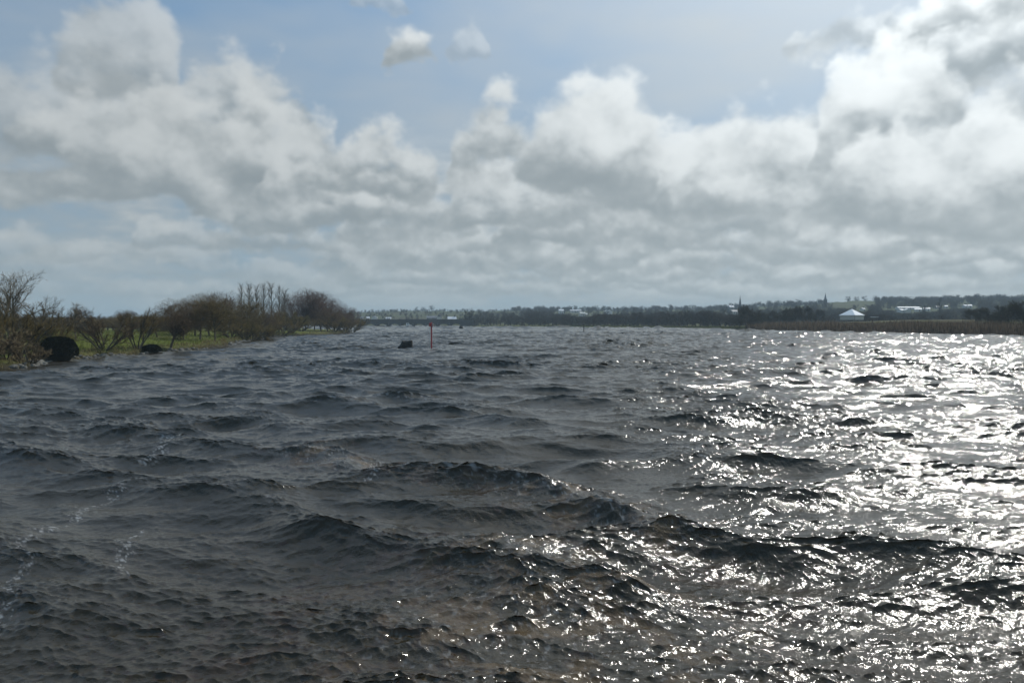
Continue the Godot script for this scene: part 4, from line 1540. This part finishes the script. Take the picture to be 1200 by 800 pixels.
	scatter("shore_stones", st.commit(), 260, "grey stones along the near waterline", func() -> Vector3:
		var p := at(rng.randf_range(-20, 300), rng.randf_range(55, 135))
		var d := shore_at(p.x, p.z)
		return Vector3(p.x, ground_height(p.x, p.z) + 0.03, p.z) if absf(d - 0.25) < 0.4 and n_ground.get_noise_2d(p.x * 2.0, p.z * 2.0) > -0.1 else Vector3.INF, 0.5, 1.6, mat(Color(0.10, 0.095, 0.08)))

func rock(outline: Array, thick: float, seed_: int) -> ArrayMesh:               # a rugged stone with that outline from the front
	var nz := FastNoiseLite.new()
	nz.seed = seed_
	nz.frequency = 1.1
	nz.fractal_octaves = 4
	var rings := 9
	var around_ := outline.size() * 6
	var c := Vector2.ZERO
	for q in outline: c += Vector2(q[0], q[1]) / outline.size()
	var st := SurfaceTool.new()
	st.begin(Mesh.PRIMITIVE_TRIANGLES)
	st.set_smooth_group(-1)
	var P := []
	for j in rings + 1:
		var t := PI * j / rings
		var row := []
		for i in around_:
			var f := float(i) / 6.0
			var a: Array = outline[int(f)]
			var b: Array = outline[(int(f) + 1) % outline.size()]
			var v := Vector2(a[0], a[1]).lerp(Vector2(b[0], b[1]), f - int(f)) - c
			var p := Vector3(c.x + v.x * pow(sin(t), 0.45), c.y + v.y * pow(sin(t), 0.45), cos(t) * thick * 0.6)
			row.append(p * (1.0 + 0.16 * nz.get_noise_3dv(p)))
		P.append(row)
	for j in rings:
		for i in around_:
			var i2 := (i + 1) % around_
			for v in [P[j][i], P[j + 1][i], P[j][i2], P[j][i2], P[j + 1][i], P[j + 1][i2]]: st.add_vertex(v)
	st.generate_normals()
	return st.commit()

func build_bridge() -> void:
	var z := -545.0
	var o := thing("stone_bridge", "long low dark stone bridge with many arches across the far river", "bridge", Vector3(-34.0, 0, z))
	var bay := 8.4
	for k in 14:
		var x := -bay * (k + 0.5)
		var poly := PackedVector2Array([Vector2(-bay / 2, -1.6), Vector2(-bay / 2, 3.9), Vector2(bay / 2, 3.9), Vector2(bay / 2, -1.6), Vector2(bay / 2 - 0.9, -1.6), Vector2(bay / 2 - 0.9, 0.3)])
		for i in range(1, 12):
			var a := PI * i / 12.0
			poly.append(Vector2(cos(a) * (bay / 2 - 0.9), 0.3 + sin(a) * 1.5))
		poly.append(Vector2(-bay / 2 + 0.9, 0.3))
		poly.append(Vector2(-bay / 2 + 0.9, -1.6))
		part("arch", prism(poly, 6.4), M.stone, o, Vector3(x, 0, 0))
		part("cutwater", hull_mesh([Vector3(-0.8, -1.6, 3.1), Vector3(0.8, -1.6, 3.1), Vector3(0, -1.6, 4.6), Vector3(-0.8, 1.6, 3.1), Vector3(0.8, 1.6, 3.1), Vector3(0, 1.3, 4.4), Vector3(0, 2.4, 3.1)]), M.stone, o, Vector3(x - bay / 2, 0, 0.12))
	part("string_course", block(Vector3(bay * 14, 0.22, 6.8), Vector3(-bay * 7, 4.01, 0), 0.05), M.stone, o)
	for s in [-1, 1]:
		part("parapet", block(Vector3(bay * 14, 0.85, 0.4), Vector3(-bay * 7, 4.55, s * 3.1), 0.05), M.stone, o)
	part("abutment", block(Vector3(9.0, 6.2, 7.4), Vector3(4.4, 1.45, 0), 0.1), M.stone, o)
	part("roadway", block(Vector3(bay * 14, 0.1, 5.7), Vector3(-bay * 7, 4.18, 0), 0.02), M.slate, o)
